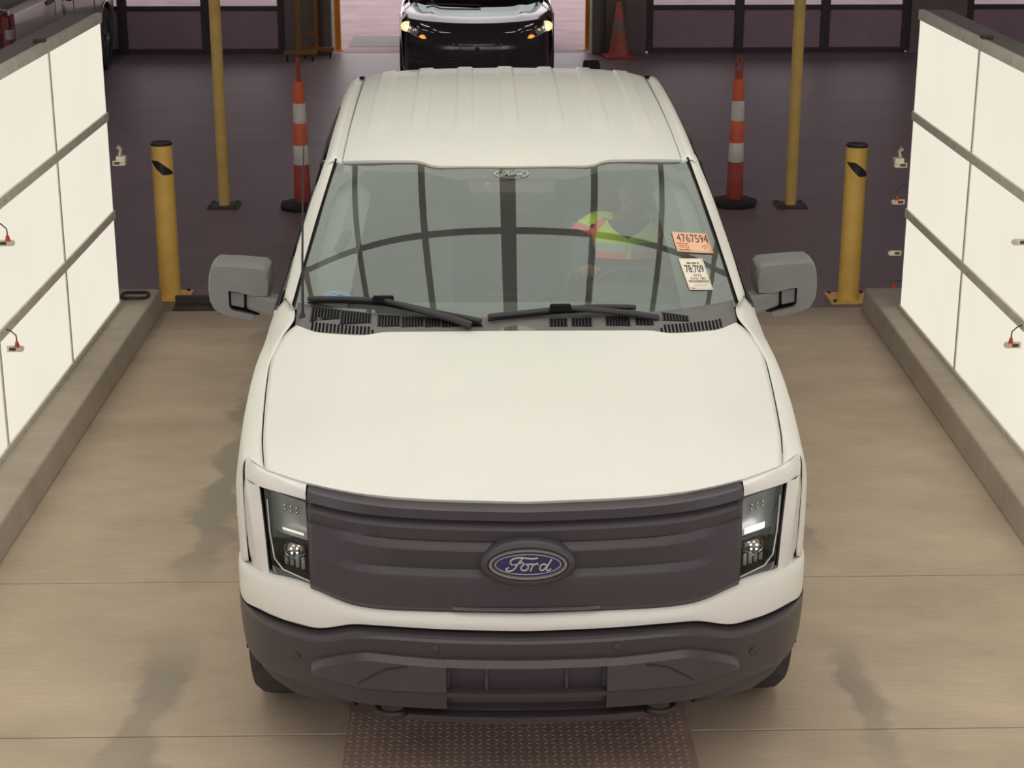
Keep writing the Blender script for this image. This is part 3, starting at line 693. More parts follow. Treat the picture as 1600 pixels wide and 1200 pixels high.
# ---- light bars (C-shaped) and headlamps
def quadg(a, b, c, d, nu, nv, bulge=0.0, s=1):
    """a,b top (u 0..1); d,c bottom"""
    a, b, c, d = [Vector((p[0] * s, p[1], p[2])) for p in (a, b, c, d)]; rows = []
    for j in range(nv):
        v = j / (nv - 1); r = []
        for i in range(nu):
            u = i / (nu - 1); p = a.lerp(b, u).lerp(d.lerp(c, u), v); p.y -= bulge * 16 * u * (1 - u) * v * (1 - v); r.append(p)
        rows.append(r)
    return rows
for s in (-1, 1):
    top = curve_at([(.734, .187, 1.119), (.80, .232, 1.125), (.886, .303, 1.129), (.925, .338, 1.142), (.955, .366, 1.158)], 20)
    bot = curve_at([(.735, .165, 1.080), (.80, .205, 1.084), (.85, .240, 1.084), (.905, .293, 1.080), (.962, .372, 1.075)], 20)
    rr = [[p + Vector((0, .03, .004)) for p in top], top, [(a + b) / 2 + Vector((0, -.012, .004)) for a, b in zip(top, bot)], bot, [p + Vector((0, .04, -.001)) for p in bot]]
    lb = MB().grid([sgn(r, s) for r in rr]).build('light_bar', 'light_bar_lens', truck, True, angle=60)
    out = curve_at([(.962, .375, 1.080), (.970, .386, 1.03), (.966, .381, .90), (.960, .375, .80), (.945, .352, .757)], 20)
    inn = curve_at([(.905, .300, 1.080), (.898, .293, 1.0), (.890, .283, .90), (.884, .277, .80), (.880, .274, .751)], 20)
    rr = [[p + Vector((0, .03, 0)) for p in out], out, [(a + b) / 2 + Vector((.004, -.014, 0)) for a, b in zip(out, inn)], inn, [p + Vector((-.002, .05, 0)) for p in inn]]
    MB().grid([sgn(r, s) for r in rr]).build('light_strip', 'light_bar_lens', truck, True, angle=60)
    MB().grid(quadg((.911, .33, 1.088), (.878, .31, 1.088), (.860, .30, .765), (.886, .31, .752), 2, 2, 0, s)).build('lamp_gap', 'deep_black', truck)
    # headlamp
    T0, T1, B1, B0 = (.887, .281, 1.080), (.733, .170, 1.078), (.725, .163, .764), (.868, .262, .770)
    bk = lambda p, d=.09: (p[0] * .985, p[1] + d, p[2])
    g = [sgn([q, r], s) for q, r in ((T0, bk(T0)), (T1, bk(T1)), (B1, bk(B1)), (B0, bk(B0)), (T0, bk(T0)))]
    hs = MB().grid(g); hs.grid([sgn([bk(T0), bk(T1)], s), sgn([bk(B0), bk(B1)], s)])
    hl = hs.build('headlamp', 'lamp_black', truck)
    L3 = lambda u, v, d: tuple(Vector(T0).lerp(Vector(T1), u).lerp(Vector(B0).lerp(Vector(B1), u), v) + Vector((0, d, 0)))
    MB().grid(quadg(L3(.10, .08, .05), L3(.93, .10, .05), L3(.93, .55, .055), L3(.10, .55, .055), 4, 4, -.012, s)).build('reflector', 'lamp_reflector', hl, True)
    MB().grid(quadg(L3(.10, .55, .055), L3(.93, .55, .055), L3(.93, .60, .03), L3(.10, .60, .03), 2, 2, 0, s)).build('shelf', 'lamp_black', hl)
    z0, z1 = (.43, .505) if s > 0 else (.447, .478)
    MB().grid(quadg(L3(.34, z0, .032), L3(.86, z0, .032), L3(.86, z1, .034), L3(.34, z1, .034), 3, 3, .004, s)).build('glow_bar', 'glow_white' if s > 0 else 'glow_warm', hl, True)  # running light and bowl reflection, drawn together as one glowing bar
    pc = Vector(L3(.58, .70, .055)); pc.x *= s
    MB().lathe([(.042, .03), (.042, .0), (.038, -.006), (.032, -.002), (.030, .01)], tuple(pc), 24, 'y').build('projector_ring', 'chrome', hl, True)
    MB().lathe([(.031, .012), (.028, -.010), (.018, -.019), (.0, -.023)], tuple(pc), 20, 'y').build('projector_lens', 'lamp_glass', hl, True)
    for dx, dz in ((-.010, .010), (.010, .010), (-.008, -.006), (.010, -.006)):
        MB().lathe([(.0042, .002), (.003, -.002), (0, -.003)], (pc.x + dx, pc.y - .022, pc.z + dz), 8, 'y').build('bright_dot', 'glow_white', hl, True)  # glowing dots standing in for sparkles reflected on the projector
    for k in range(3):
        for q in range(2):
            c2 = Vector(L3(.44 + .14 * k, .19 + .05 * q, .04)); c2.x *= s
            MB().lathe([(.006, .004), (.005, -.003), (.0, -.005)], tuple(c2), 8, 'y').build('bright_dot', 'chrome', hl, True)
    for k in range(4):
        c2 = Vector(L3(.36 + .14 * k, .83, .05)); c2.x *= s
        MB().box((c2.x - .007, c2.y - .006, c2.z - .022), (c2.x + .007, c2.y + .006, c2.z + .022)).build('lens_fin', 'letter_silver', hl, bevel=.003)
    MB().grid(quadg(L3(.02, .90, .0), L3(1, .93, .0), B1, L3(.02, .995, .0), 4, 2, 0, s)).build('lower_trim', 'mirror_plastic', hl)
    MB().tube(sgn([L3(.06, .12, -.004), L3(.05, .5, -.006), L3(.10, .80, -.006), L3(.30, .90, -.006), L3(.98, .94, -.004)], s), .0026, 6).build('inner_bezel', 'letter_silver', hl, True)
    MB().grid(quadg(T0, T1, B1, B0, 8, 8, .010, s)).build('lens', 'lamp_glass', hl, True)

# ---- white lower fascia band
FX = [.025 * k for k in range(36)] + [.885, .90, .915, .93, .94, .95, .96, .97, .98, .99, .998, 1.005, 1.012, 1.018]
FX_OLD = [0, .1, .2, .3, .4, .5, .55, .6, .65, .70, .75, .80, .85, .90, .94, .97, .99, 1.005, 1.018]
WB = ([0, .44, .586, .66, .705, .80, .937, .985, 1.018], [.671, .675, .669, .642, .628, .628, .624, .607, .60])
def ff(x, off, z): return Vector((x, plan(x) + off, z))
def wt2(x): return interp(WT[0], WT[1], x)
r0 = [ff(x, .055, wt2(x) + .006) for x in FX]; r1 = [ff(x, .012, wt2(x)) for x in FX]
r2 = [ff(x, -.008, wt2(x) - .024) for x in FX]; r3 = [ff(x, -.004, interp(WB[0], WB[1], x)) for x in FX]; r4 = [ff(x, .05, interp(WB[0], WB[1], x) - .006) for x in FX]
MB().grid([both(curve_at(r, 60, 2)) for r in (r0, r1, r2, [p + Vector((0, -.0005, .006)) for p in r3], r3, [p + Vector((0, .006, -.001)) for p in r3], r4)]).build('front_fascia', 'white_paint', truck, True, solid=.004, solid_off=-1, angle=75)
MB().grid([both([Vector((x, plan(x) + .03, interp(WB[0], WB[1], x) - .002)) for x in FX]), both([Vector((x, plan(x) + .05, interp(WB[0], WB[1], x) - .05)) for x in FX])]).build('fascia_gap', 'deep_black', truck)

# ---- black bumper
SF = ([0, .176, .464, .573, .668, .718, .80, .919, .975, 1.012, 1.03], [.650, .651, .652, .645, .614, .600, .600, .602, .604, .60, .595])
SY = ([0, .176, .464, .573, .668, .718, .80, .919, .975, 1.012, 1.03], [-.049, -.043, -.004, .023, .059, .081, .135, .25, .345, .455, .60])
BX = FX[:-2] + [1.0, 1.015, 1.03]
def sz(x): return interp(SF[0], SF[1], x)
def sy(x): return smooth_interp(SY[0], SY[1], x)
def brow(dy, f): return [Vector((x, sy(x) + dy(x) if callable(dy) else sy(x) + dy, f(x))) for x in BX]
wbz = lambda x: interp(WB[0], WB[1], min(x, 1.018))
bb = lambda x: interp([0, .3, .56, .72, .80, .90, .98, 1.03], [.375, .370, .385, .405, .400, .393, .402, .45], x)
rows = [brow(lambda x: .058, lambda x: wbz(x) - .006), brow(.006, lambda x: sz(x) + .002), brow(-.002, lambda x: sz(x) - .006), brow(.012, lambda x: sz(x) * .55 + bb(x) * .45), brow(.03, lambda x: bb(x) + .04), brow(.055, bb), brow(.10, lambda x: bb(x) + .0)]
bumper = MB().grid([both(curve_at(r, 64, 2)) for r in rows]).build('bumper', 'bumper_plastic', truck, True, solid=.005, solid_off=-1, angle=20)
# lower corner air deflector
for s in (-1, 1):
    q = [[Vector((x, plan(x) + .06, .43)) for x in (.62, .72, .80, .88, .91, .93)], [Vector((x, plan(x) + .045, .36 + .5 * max(0, x - .86))) for x in (.62, .72, .80, .88, .91, .93)], [Vector((x, plan(x) + .055, .325 + .5 * max(0, x - .84))) for x in (.58, .70, .80, .88, .91, .93)], [Vector((x, plan(x) + .12, .322 + .5 * max(0, x - .84))) for x in (.58, .70, .80, .88, .91, .93)]]
    MB().grid([sgn(r, s) for r in q]).build('corner_deflector', 'bumper_plastic', truck, True, solid=.004, angle=30)
# protruding lower insert, left and right wings plus bars round the intake
IT = ([0, .284, .52, .564, .64, .70, .722, .728], [.588, .585, .592, .588, .562, .536, .522, .514])
IC = ([0, .27, .5, .56, .66, .72, .728], [.475, .473, .485, .492, .505, .515, .48])
def iz(x): return interp(IT[0], IT[1], x)
def iy(x, d): return sy(x) + d
for s in (-1, 1):
    xs = [.268, .35, .45, .52, .56, .60, .64, .68, .71, .728]
    rr = []
    lowz = lambda x: interp([.26, .5, .56, .62, .72, .728], [.395, .393, .392, .397, .418, .425], x)
    crs = lambda x: interp([.26, .42, .56, .66, .728], [.474, .470, .468, .478, .488], x)
    for f, d in ((lambda x: iz(x) + .004, .03), (lambda x: iz(x), -.006), (lambda x: iz(x) - .018, -.030), (lambda x: crs(x) + .004, -.034), (lambda x: crs(x) - .006, -.024), (lambda x: lowz(x) + .008, -.008), (lowz, .01), (lowz, .06)):
        rr.append([Vector((x, iy(x, d), f(x))) for x in xs])
    w_ = MB().grid([sgn(r, s) for r in rr])
    w_.grid([[sgn([r[0]], s)[0], sgn([r[0] + Vector((0, .06, 0))], s)[0]] for r in rr])
    w_.grid([[sgn([r[-1]], s)[0], sgn([r[-1] + Vector((0, .06, 0))], s)[0]] for r in rr])
    w_.build('bumper_insert', 'bumper_plastic', truck, True, angle=24)
    a, b, c = (.46, .588), (.55, .545), (.60, .49)
    MB().tube([(s * x, iy(x, -.0325), z) for x, z in ((.40, .565), (.47, .55), (.52, .52), (.565, .487))], .003, 6).build('insert_crease', 'panel_gap', bumper, True)
def barx(x0, x1, zf0, zf1, d0, d1, nm):
    xs = [x0 + (x1 - x0) * k / 16 for k in range(17)]
    rr = [[(x, sy(abs(x)) + .05, zf1) for x in xs], [(x, sy(abs(x)) + d0, zf1) for x in xs], [(x, sy(abs(x)) + d1, zf0) for x in xs], [(x, sy(abs(x)) + .05, zf0) for x in xs]]
    return MB().grid(rr).build(nm, 'bumper_plastic', truck, True, angle=30)
barx(-.27, .27, .568, .589, -.010, -.028, 'intake_top_bar')
barx(-.27, .27, .455, .474, -.026, -.020, 'intake_middle_bar')
barx(-.40, .40, .345, .372, .000, .010, 'intake_lower_bar')
for s in (-1, 1):
    MB().hexa([(s * .225, .02, .375), (s * .34, .02, .375), (s * .34, .05, .375), (s * .225, .05, .375), (s * .262, -.022, .456), (s * .34, -.02, .456), (s * .34, .05, .456), (s * .262, .05, .456)]).build('intake_cheek', 'bumper_plastic', truck, bevel=.004)
    MB().box((s * .134 - .006, -.042, .474), (s * .134 + .006, .02, .569)).build('intake_divider', 'grille_plastic', truck, bevel=.002)
    MB().box((min(s * .255, s * .27), -.03, .474), (max(s * .255, s * .27), .03, .57)).build('intake_cheek', 'bumper_plastic', truck, bevel=.003)
MB().box((-.33, .075, .36), (.33, .09, .60)).build('intake_backing', 'deep_black', truck)
for k in range(7):
    z = .484 + k * .0125
    MB().box((-.255, .010, z), (.255, .03, z + .003)).build('radiator_slat', 'deep_black', truck)
# parking sensors
for x, z, dy in ((.302, .622, -.0), (.785, .520, .0)):
    for s in (-1, 1):
        yy = sy(x) + (-.003 if x < .5 else .002)
        MB().lathe([(.0125, .006), (.0125, -.002), (.0105, -.0035), (.0095, -.001), (0, -.001)], (s * x, yy, z), 16, 'y').build('parking_sensor', 'grille_plastic', bumper, True)
# tow hooks
for s in (-1, 1):
    pts = [(s * .40, .14, .365), (s * .40, .05, .363), (s * .412, .012, .362), (s * .44, -.004, .361), (s * .475, -.002, .361), (s * .50, .018, .362), (s * .508, .05, .363), (s * .505, .12, .365)]
    MB().tube(curve_at(pts, 24, 2), .013, 10).build('tow_hook', 'wiper_black', truck, True)
MB().box((-.55, .30, .30), (.55, .62, .33)).build('skid_plate', 'deep_black', truck, bevel=.01)

# ---- windshield
def W(s, t, d=0.0):
    b = Vector((.8874 * s, 1.2847 + .2294 * s * s + .0198 * s ** 4, 1.3432 + .0419 * s * s)); tp = Vector((.7553 * s, 2.0383 + .0993 * s * s + .0388 * s ** 4, 1.8254 - .0051 * s * s))
    return b + (tp - b) * t + Vector((0, -.54, .84)) * (4 * t * (1 - t) * (.0092 + .0043 * s * s) + d)
def Wn(s, t):
    e = 1e-3; n = (W(s + e, t) - W(s - e, t)).cross(W(s, t + e) - W(s, t - e)); return n.normalized()
S_ = [-1.005 + 2.01 * k / 48 for k in range(49)]; T_ = [-.04 + 1.045 * k / 28 for k in range(29)]
windshield = MB().grid([[W(a, b * (1 + .028 * min(1, (abs(a) / .5) ** 6))) for a in S_] for b in T_]).build('windshield', 'windshield_glass', truck, True)
# black enamel border printed on the inside of the glass, widening round the camera housing
def frit_in_top(a):
    a = abs(a); return interp([0, .20, .30, .40, .50, .80, .90], [.925, .925, .915, .94, .968, .965, .93], a)
for sx in (-1, 1):
    rr = []
    for k in range(25):
        t = -.03 + .97 * k / 24; ins = interp([-.03, .05, .15, .3, .7, .82, .90, .94], [.86, .90, .93, .955, .955, .94, .89, .82], t)
        rr.append([W(sx * (ins + (1.0 - ins) * j / 4), t, -.004) for j in range(5)])
    MB().grid(rr).build('frit_band', 'frit_enamel', windshield, True)
MB().grid([[W(a, frit_in_top(a) + (1.0 + .026 * min(1, (abs(a) / .5) ** 6) - frit_in_top(a)) * j / 4, -.004) for a in [-.90 + 1.8 * k / 60 for k in range(61)]] for j in range(5)]).build('frit_band', 'frit_enamel', windshield, True)
MB().grid([[W(a, -.03 + .06 * j / 3, -.004) for a in [-.99 + 1.98 * k / 40 for k in range(41)]] for j in range(4)]).build('frit_band', 'frit_enamel', windshield, True)

# ---- A-pillars, roof, rails
for s in (-1, 1):
    inn = curve_at([W(1.0, -.03) + Vector((.004, 0, .006)), W(1.0, .5) + Vector((.004, 0, .006)), W(1.0, 1.02) + Vector((.004, 0, .006))], 24)
    out = curve_at([(.935, 1.62, 1.386), (.905, 1.88, 1.520), (.855, 2.08, 1.68), (.797, 2.27, 1.832)], 24)
    low = curve_at([(.955, 1.72, 1.33), (.925, 1.98, 1.46), (.870, 2.17, 1.63), (.822, 2.35, 1.775)], 24)
    fr_ = [a + Vector((-.006, .012, -.028)) for a in inn]
    rr = [fr_, inn, [(a * .62 + b * .38) + Vector((.006, -.006, .008)) for a, b in zip(inn, out)], out, low]
    MB().grid([sgn(r, s) for r in rr]).build('a_pillar', 'white_paint', truck, True, solid=.006, solid_off=-1, angle=50)
    MB().tube(sgn([a + Vector((-.004, -.003, .002)) for a in inn], s), .0045, 6).build('pillar_seal', 'deep_black', truck, True)
    MB().tube(sgn([a + Vector((.004, .01, -.004)) for a in low], s), .009, 6).build('window_seal', 'deep_black', truck, True)
RF = [(0, 2.033, 1.833), (.31, 2.047, 1.833), (.345, 2.056, 1.836), (.375, 2.075, 1.844), (.41, 2.088, 1.848), (.60, 2.120, 1.844), (.70, 2.148, 1.836), (.722, 2.16, 1.831)]
RS = [(.722, 2.16, 1.831), (.722, 2.3, 1.851), (.721, 2.7, 1.887), (.718, 3.2, 1.914), (.716, 3.7, 1.926), (.715, 3.92, 1.922)]
RC = [(0, 2.033, 1.833), (0, 2.15, 1.858), (0, 2.35, 1.889), (0, 2.8, 1.932), (0, 3.3, 1.960), (0, 3.7, 1.968), (0, 3.95, 1.965)]
RB = [(0, 3.95, 1.965), (.3, 3.945, 1.962), (.5, 3.94, 1.955), (.65, 3.93, 1.938), (.715, 3.92, 1.922)]
rows = coons(RF, RB, RC, RS, 145, 30)
for r in rows:
    for p in r:
        for c in (0, .205, .405, .60):
            dd = abs(abs(p.x) - c); k = max(0, min(1, (.042 - dd) / .010)); e = max(0, min(1, (p.y - 2.52) / .10))
            p.z += .0075 * k * e
roof = MB().grid([both([p + Vector((0, .006, -.018)) for p in rows[0]])] + [both(r) for r in rows] + [both([p + Vector((0, .02, -.02)) for p in rows[-1]])]).build('roof', 'white_paint', truck, True, solid=.003, solid_off=-1, angle=40)
for s in (-1, 1):
    ycs = [2.172, 2.22, 2.3, 2.7, 3.2, 3.7, 3.93]; zc = [1.832, 1.840, 1.851, 1.887, 1.914, 1.926, 1.922]
    rr = []
    for y, z in zip(ycs, zc):
        k = interp([2.17, 3.93], [.028, .020], y)
        rr.append(curve_at([(.722, y, z - .010), (.732, y, z - .014), (.745, y, z - .014), (.750, y, z - .002), (.765, y, z + .001), (.785, y, z - .010), (.802, y, z - .034), (.816, y, z - .075), (.824, y, z - .105)], 22, 1))
    cols = [curve_at([r[k] for r in rr], 24, 1) for k in range(22)]
    MB().grid([sgn(c, s) for c in cols]).build('roof_rail', 'white_paint', truck, True, solid=.003, solid_off=-1, angle=50)
    MB().tube([(s * .7245, y, z - .006) for y, z in zip(ycs, zc)], .0022, 6).build('ditch_seal', 'roof_sealer', truck, True)
    MB().box((min(s * .725, s * .75), 3.925, 1.905), (max(s * .725, s * .75), 3.945, 1.922)).build('ditch_end_cap', 'deep_black', truck)
    # drip line along the door tops
    MB().tube([(s * .828, 2.36, 1.775), (s * .832, 2.7, 1.79), (s * .829, 3.2, 1.808), (s * .826, 3.9, 1.81)], .012, 8).build('drip_moulding', 'wiper_black', truck, True)
# side glass, door skins
def side_x(z): return interp([.42, .60, .95, 1.20, 1.31, 1.81], [.965, 1.0, 1.014, 1.004, .985, .832], z)
for s in (-1, 1):
    for nm, y0, y1 in (('front_door', 1.655, 2.735), ('rear_door', 2.742, 3.70), ('cab_corner', 3.707, 3.96)):
        zs = [.43, .50, .60, .75, .95, 1.10, 1.20, 1.27, 1.31]
        rr = [[Vector((side_x(z), y0 + (y1 - y0) * k / 6, z)) for k in range(7)] for z in zs]
        rr.append([p + Vector((-.03, 0, .006)) for p in rr[-1]])
        d_ = MB().grid([sgn(r, s) for r in rr]).build(nm, 'white_paint', truck, True, solid=.01, solid_off=-1, angle=40)
        if nm.endswith('door'):
            MB().box((min(s * 1.0, s * 1.035), y1 - .26, 1.12), (max(s * 1.0, s * 1.035), y1 - .06, 1.155)).build('door_handle', 'wiper_black', d_, bevel=.01)
    def panel(poly, m, nm, off=0.0, th=.012):
        mb = MB().prism(poly, lambda y, z: (s * (side_x(z) + off), y, z), lambda y, z: (s * (side_x(z) + off - th), y, z))
        return mb.build(nm, m, truck)
    panel([(1.72, 1.315), (2.70, 1.315), (2.70, 1.80), (2.40, 1.79), (2.30, 1.73)], 'side_glass', 'door_glass', -.01)
    panel([(2.80, 1.315), (3.62, 1.315), (3.62, 1.80), (2.80, 1.80)], 'side_glass', 'door_glass', -.01)
    panel([(2.69, 1.31), (2.81, 1.31), (2.81, 1.815), (2.69, 1.81)], 'wiper_black', 'b_pillar', .0, .03)
    panel([(3.61, 1.31), (3.96, 1.31), (3.945, 1.83), (3.61, 1.82)], 'white_paint', 'c_pillar', .0, .03)
    panel([(1.66, 1.30), (3.95, 1.30), (3.95, 1.325), (1.70, 1.325)], 'wiper_black', 'belt_moulding', .004, .02)
    MB().box((min(s * .90, s * 1.0), 1.5, .36), (max(s * .90, s * 1.0), 4.0, .44)).build('rocker_panel', 'bumper_plastic', truck, bevel=.02)
# cab rear wall and window
MB().box((-.96, 3.94, .50), (.96, 3.965, 1.33)).build('cab_back', 'white_paint', truck, bevel=.01)
MB().hexa([(-.70, 3.955, 1.36), (.70, 3.955, 1.36), (.70, 3.965, 1.36), (-.70, 3.965, 1.36), (-.60, 3.935, 1.82), (.60, 3.935, 1.82), (.60, 3.945, 1.82), (-.60, 3.945, 1.82)]).build('rear_window', 'side_glass', truck)
MB().hexa([(-.80, 3.93, 1.82), (.80, 3.93, 1.82), (.80, 3.95, 1.82), (-.80, 3.95, 1.82), (-.72, 3.92, 1.90), (.72, 3.92, 1.90), (.72, 3.94, 1.90), (-.72, 3.94, 1.90)]).build('cab_back', 'white_paint', truck)
# bed
for s in (-1, 1):
    b_ = MB(); pr2 = [(.43, .97), (.60, 1.0), (.95, 1.014), (1.30, 1.0), (1.40, .985), (1.42, .955), (1.42, .89), (1.36, .87), (.75, .86)]
    yst = [4.0, 4.1] + [4.12 + k * .092 for k in range(12)] + [5.3, 5.86]
    rr = []
    for y in yst:
        d2 = abs(y - 4.645); low = .42 + math.sqrt(max(0, .5 ** 2 - d2 * d2)) if d2 < .5 else .43
        rr.append([Vector((s * x, y, max(z, low) if z < .9 else z)) for z, x in pr2])
    b_.grid(rr); b_.build('bed_side', 'white_paint', truck, True, solid=.006, angle=40)
    MB().box((min(s * .86, s * .99), 5.80, .88), (max(s * .86, s * .99), 5.885, 1.33)).build('tail_lamp', 'lamp_red', truck, bevel=.015)
    MB().box((min(s * .88, s * .98), 4.02, 1.415), (max(s * .88, s * .98), 5.84, 1.432)).build('bed_rail_cap', 'wiper_black', truck, bevel=.006)
MB().box((-.87, 4.0, .70), (.87, 5.82, .75)).build('bed_floor', 'wiper_black', truck)
MB().box((-.87, 4.0, .70), (.87, 4.04, 1.40)).build('bed_front_wall', 'white_paint', truck, bevel=.01)
MB().box((-.86, 5.81, .72), (.86, 5.87, 1.40)).build('tailgate', 'white_paint', truck, bevel=.02)
MB().box((-.95, 5.86, .46), (.95, 6.0, .66)).build('rear_bumper', 'bumper_plastic', truck, bevel=.03)
# cab guard behind the rear window: two black uprights whose tips show over the roof
cg = MB().box((-.75, 4.05, 1.40), (.75, 4.10, 1.44)).build('cab_guard', 'wiper_black', truck, bevel=.008)
for s in (-1, 1):
    MB().box((s * .458 - .028, 4.055, 1.44), (s * .458 + .028, 4.095, 1.93)).build('upright', 'wiper_black', cg, bevel=.006)
    MB().hexa([(s * .458 - .047, 4.04, 1.925), (s * .458 + .047, 4.04, 1.925), (s * .458 + .047, 4.11, 1.925), (s * .458 - .047, 4.11, 1.925), (s * .458 - .042, 4.045, 1.982), (s * .458 + .042, 4.045, 1.982), (s * .458 + .042, 4.105, 1.982), (s * .458 - .042, 4.105, 1.982)]).build('end_block', 'deep_black', cg, bevel=.010)
# underbody and wheels
MB().box((-.80, .62, .34), (.80, 5.7, .50)).build('chassis', 'deep_black', truck)
MB().box((-.74, .40, .40), (.74, 1.5, 1.0)).build('motor_bay', 'deep_black', truck)
def wheel(parent, x, y, s, r=.405, wd=.275, rimm='alloy'):
    n = 80; prof = [(.232, .5), (.26, .5), (.33, .53), (.375, .515), (.398, .42)]
    rows = []
    full = [(a * r / .405, b * wd) for a, b in prof] + [(r, .36 * wd), (r, .12 * wd), (r, -.12 * wd), (r, -.36 * wd)] + [(a * r / .405, -b * wd) for a, b in reversed(prof)]
    for i, (rr_, h) in enumerate(full):
        ring = []
        for k in range(n):
            g = 0
            if i in (4, 9): g = .018 if (k // 2) % 2 else 0
            if i in (5, 8): g = .018 if ((k + 1) // 2) % 2 else 0
            if i in (6, 7): g = .008 if ((k + 2) // 2) % 2 else 0
            a = 2 * math.pi * k / n; q = rr_ - g; ring.append((x + h, y + q * math.cos(a), r + q * math.sin(a)))
        rows.append(ring)
    w_ = MB().grid(rows, True).build('wheel', 'tyre_rubber', parent, True, angle=40)
    rb = .235 * r / .405
    MB().lathe([(rb, .0), (rb, s * wd * .47), (rb - .02, s * wd * .47), (rb - .03, s * wd * .30), (.0, s * wd * .30)], (x, y, r), 32, 'x').build('rim', rimm, w_, True, angle=40)
    for k in range(6):
        a = 2 * math.pi * k / 6; c, s2 = math.cos(a), math.sin(a); hw = .03
        p = []
        for dx in (wd * .28, wd * .42):
            for (q, h) in ((.04, -hw), (rb - .02, -hw * .8), (rb - .02, hw * .8), (.04, hw)): p.append((x + s * dx, y + q * c - h * s2, r + q * s2 + h * c))
        MB().hexa(p).build('spoke', rimm, w_, bevel=.004)
    MB().lathe([(.05, s * wd * .28), (.045, s * wd * .45), (.0, s * wd * .46)], (x, y, r), 16, 'x').build('hub_cap', 'wiper_black', w_, True)
    return w_
for s in (-1, 1):
    wheel(truck, s * .865, .95, s); wheel(truck, s * .865, 4.645, s)
    rows = [[(s * x, .95 + .47 * math.cos(a), .42 + .47 * math.sin(a)) for x in (.70, 1.0)] for a in [math.radians(-5 + k * 19) for k in range(11)]]
    MB().grid(rows).build('wheel_liner', 'deep_black', truck, True)

# ---- cowl with vents
def hb(x):   # rear edge of the hood
    return interp([p[0] for p in HB], [p[1] for p in HB], abs(x))
cx_ = [-.872 + 1.744 * k / 60 for k in range(61)]
def cowl_t(s): return interp([0, .45, .75, .95], [.068, .046, .022, .004], abs(s))
def cowl_z(x, y):
    y0 = hb(x); sx = x / .889; pb = W(sx, cowl_t(sx)); t = (y - y0) / max(.02, pb.y - y0); return 1.330 + (pb.z + .002 - 1.330) * max(0, min(1, t))
rows = [[(x, hb(x) - .03, 1.315) for x in cx_]]
for t in (0.02, .35, .7, 1.0):
    r = []
    for x in cx_:
        pb = W(x / .889, cowl_t(x / .889), .004); y = hb(x) + (pb.y - hb(x)) * t; r.append((x, y, cowl_z(x, y)))
    rows.append(r)
cowl = MB().grid(rows).build('cowl', 'cowl_plastic', truck, True, solid=.003, solid_off=-1)
def cowl_y(x, f):
    pb = W(x / .889, cowl_t(x / .889)); return hb(x) + (pb.y - hb(x)) * f
def vent(x0, x1, f0, f1, fr=None):
    """louvre grid: dark sheet with raised ribs, back edge may slant (fr)"""
    fr = f1 if fr is None else fr
    y0 = (cowl_y(x0, f0) + cowl_y(x1, f0)) / 2; y1 = cowl_y(x0, f1); yr = cowl_y(x1, fr)
    z = lambda x, y: cowl_z(x, y) + .0025
    v_ = MB().grid([[(x0, y0, z(x0, y0)), (x1, y0, z(x1, y0))], [(x0, y1, z(x0, y1)), (x1, yr, z(x1, yr))]]).build('cowl_vent', 'deep_black', cowl)
    n = max(3, int(abs(x1 - x0) / .0115)); mb = MB()
    for k in range(n + 1):
        x = x0 + (x1 - x0) * k / n; yb = y1 + (yr - y1) * k / n
        mb.hexa([(x - .0022, y0, z(x, y0) - .002), (x + .0022, y0, z(x, y0) - .002), (x + .0022, yb, z(x, yb) - .002), (x - .0022, yb, z(x, yb) - .002), (x - .0022, y0, z(x, y0) + .003), (x + .0022, y0, z(x, y0) + .003), (x + .0022, yb, z(x, yb) + .003), (x - .0022, yb, z(x, yb) + .003)])
    m2 = mb.build('louvre_ribs', 'wiper_black', cowl); m2['kind'] = 'stuff'
for a in ((-.81, -.697, .48, .93, .93), (-.69, -.573, .46, .92, .92), (-.543, -.458, .36, .88, .88), (-.449, -.366, .34, .86, .86), (-.358, -.300, .34, .84, .80), (-.293, -.219, .34, .76, .55), (-.20, -.137, .34, .66, .45),
          (.128, .195, .33, .82), (.214, .291, .33, .82), (.349, .441, .33, .86), (.466, .533, .33, .86), (.575, .673, .50, .90, .66)):
    vent(*a)
for s in (-1, 1):
    for k in range(17):
        x = .562 + (.80 - .562) * k / 16; y0 = cowl_y(x, .09); y1 = cowl_y(x, .40 if k else .24)
        z0 = cowl_z(x, y0) + .002; z1 = cowl_z(x, y1) + .002
        MB().hexa([(s * x - .0042, y0, z0 - .004), (s * x + .0042, y0, z0 - .004), (s * x + .0042, y1, z1 - .004), (s * x - .0042, y1, z1 - .004), (s * x - .0042, y0, z0), (s * x + .0042, y0, z0), (s * x + .0042, y1, z1), (s * x - .0042, y1, z1)]).build('cowl_slot', 'deep_black', cowl)
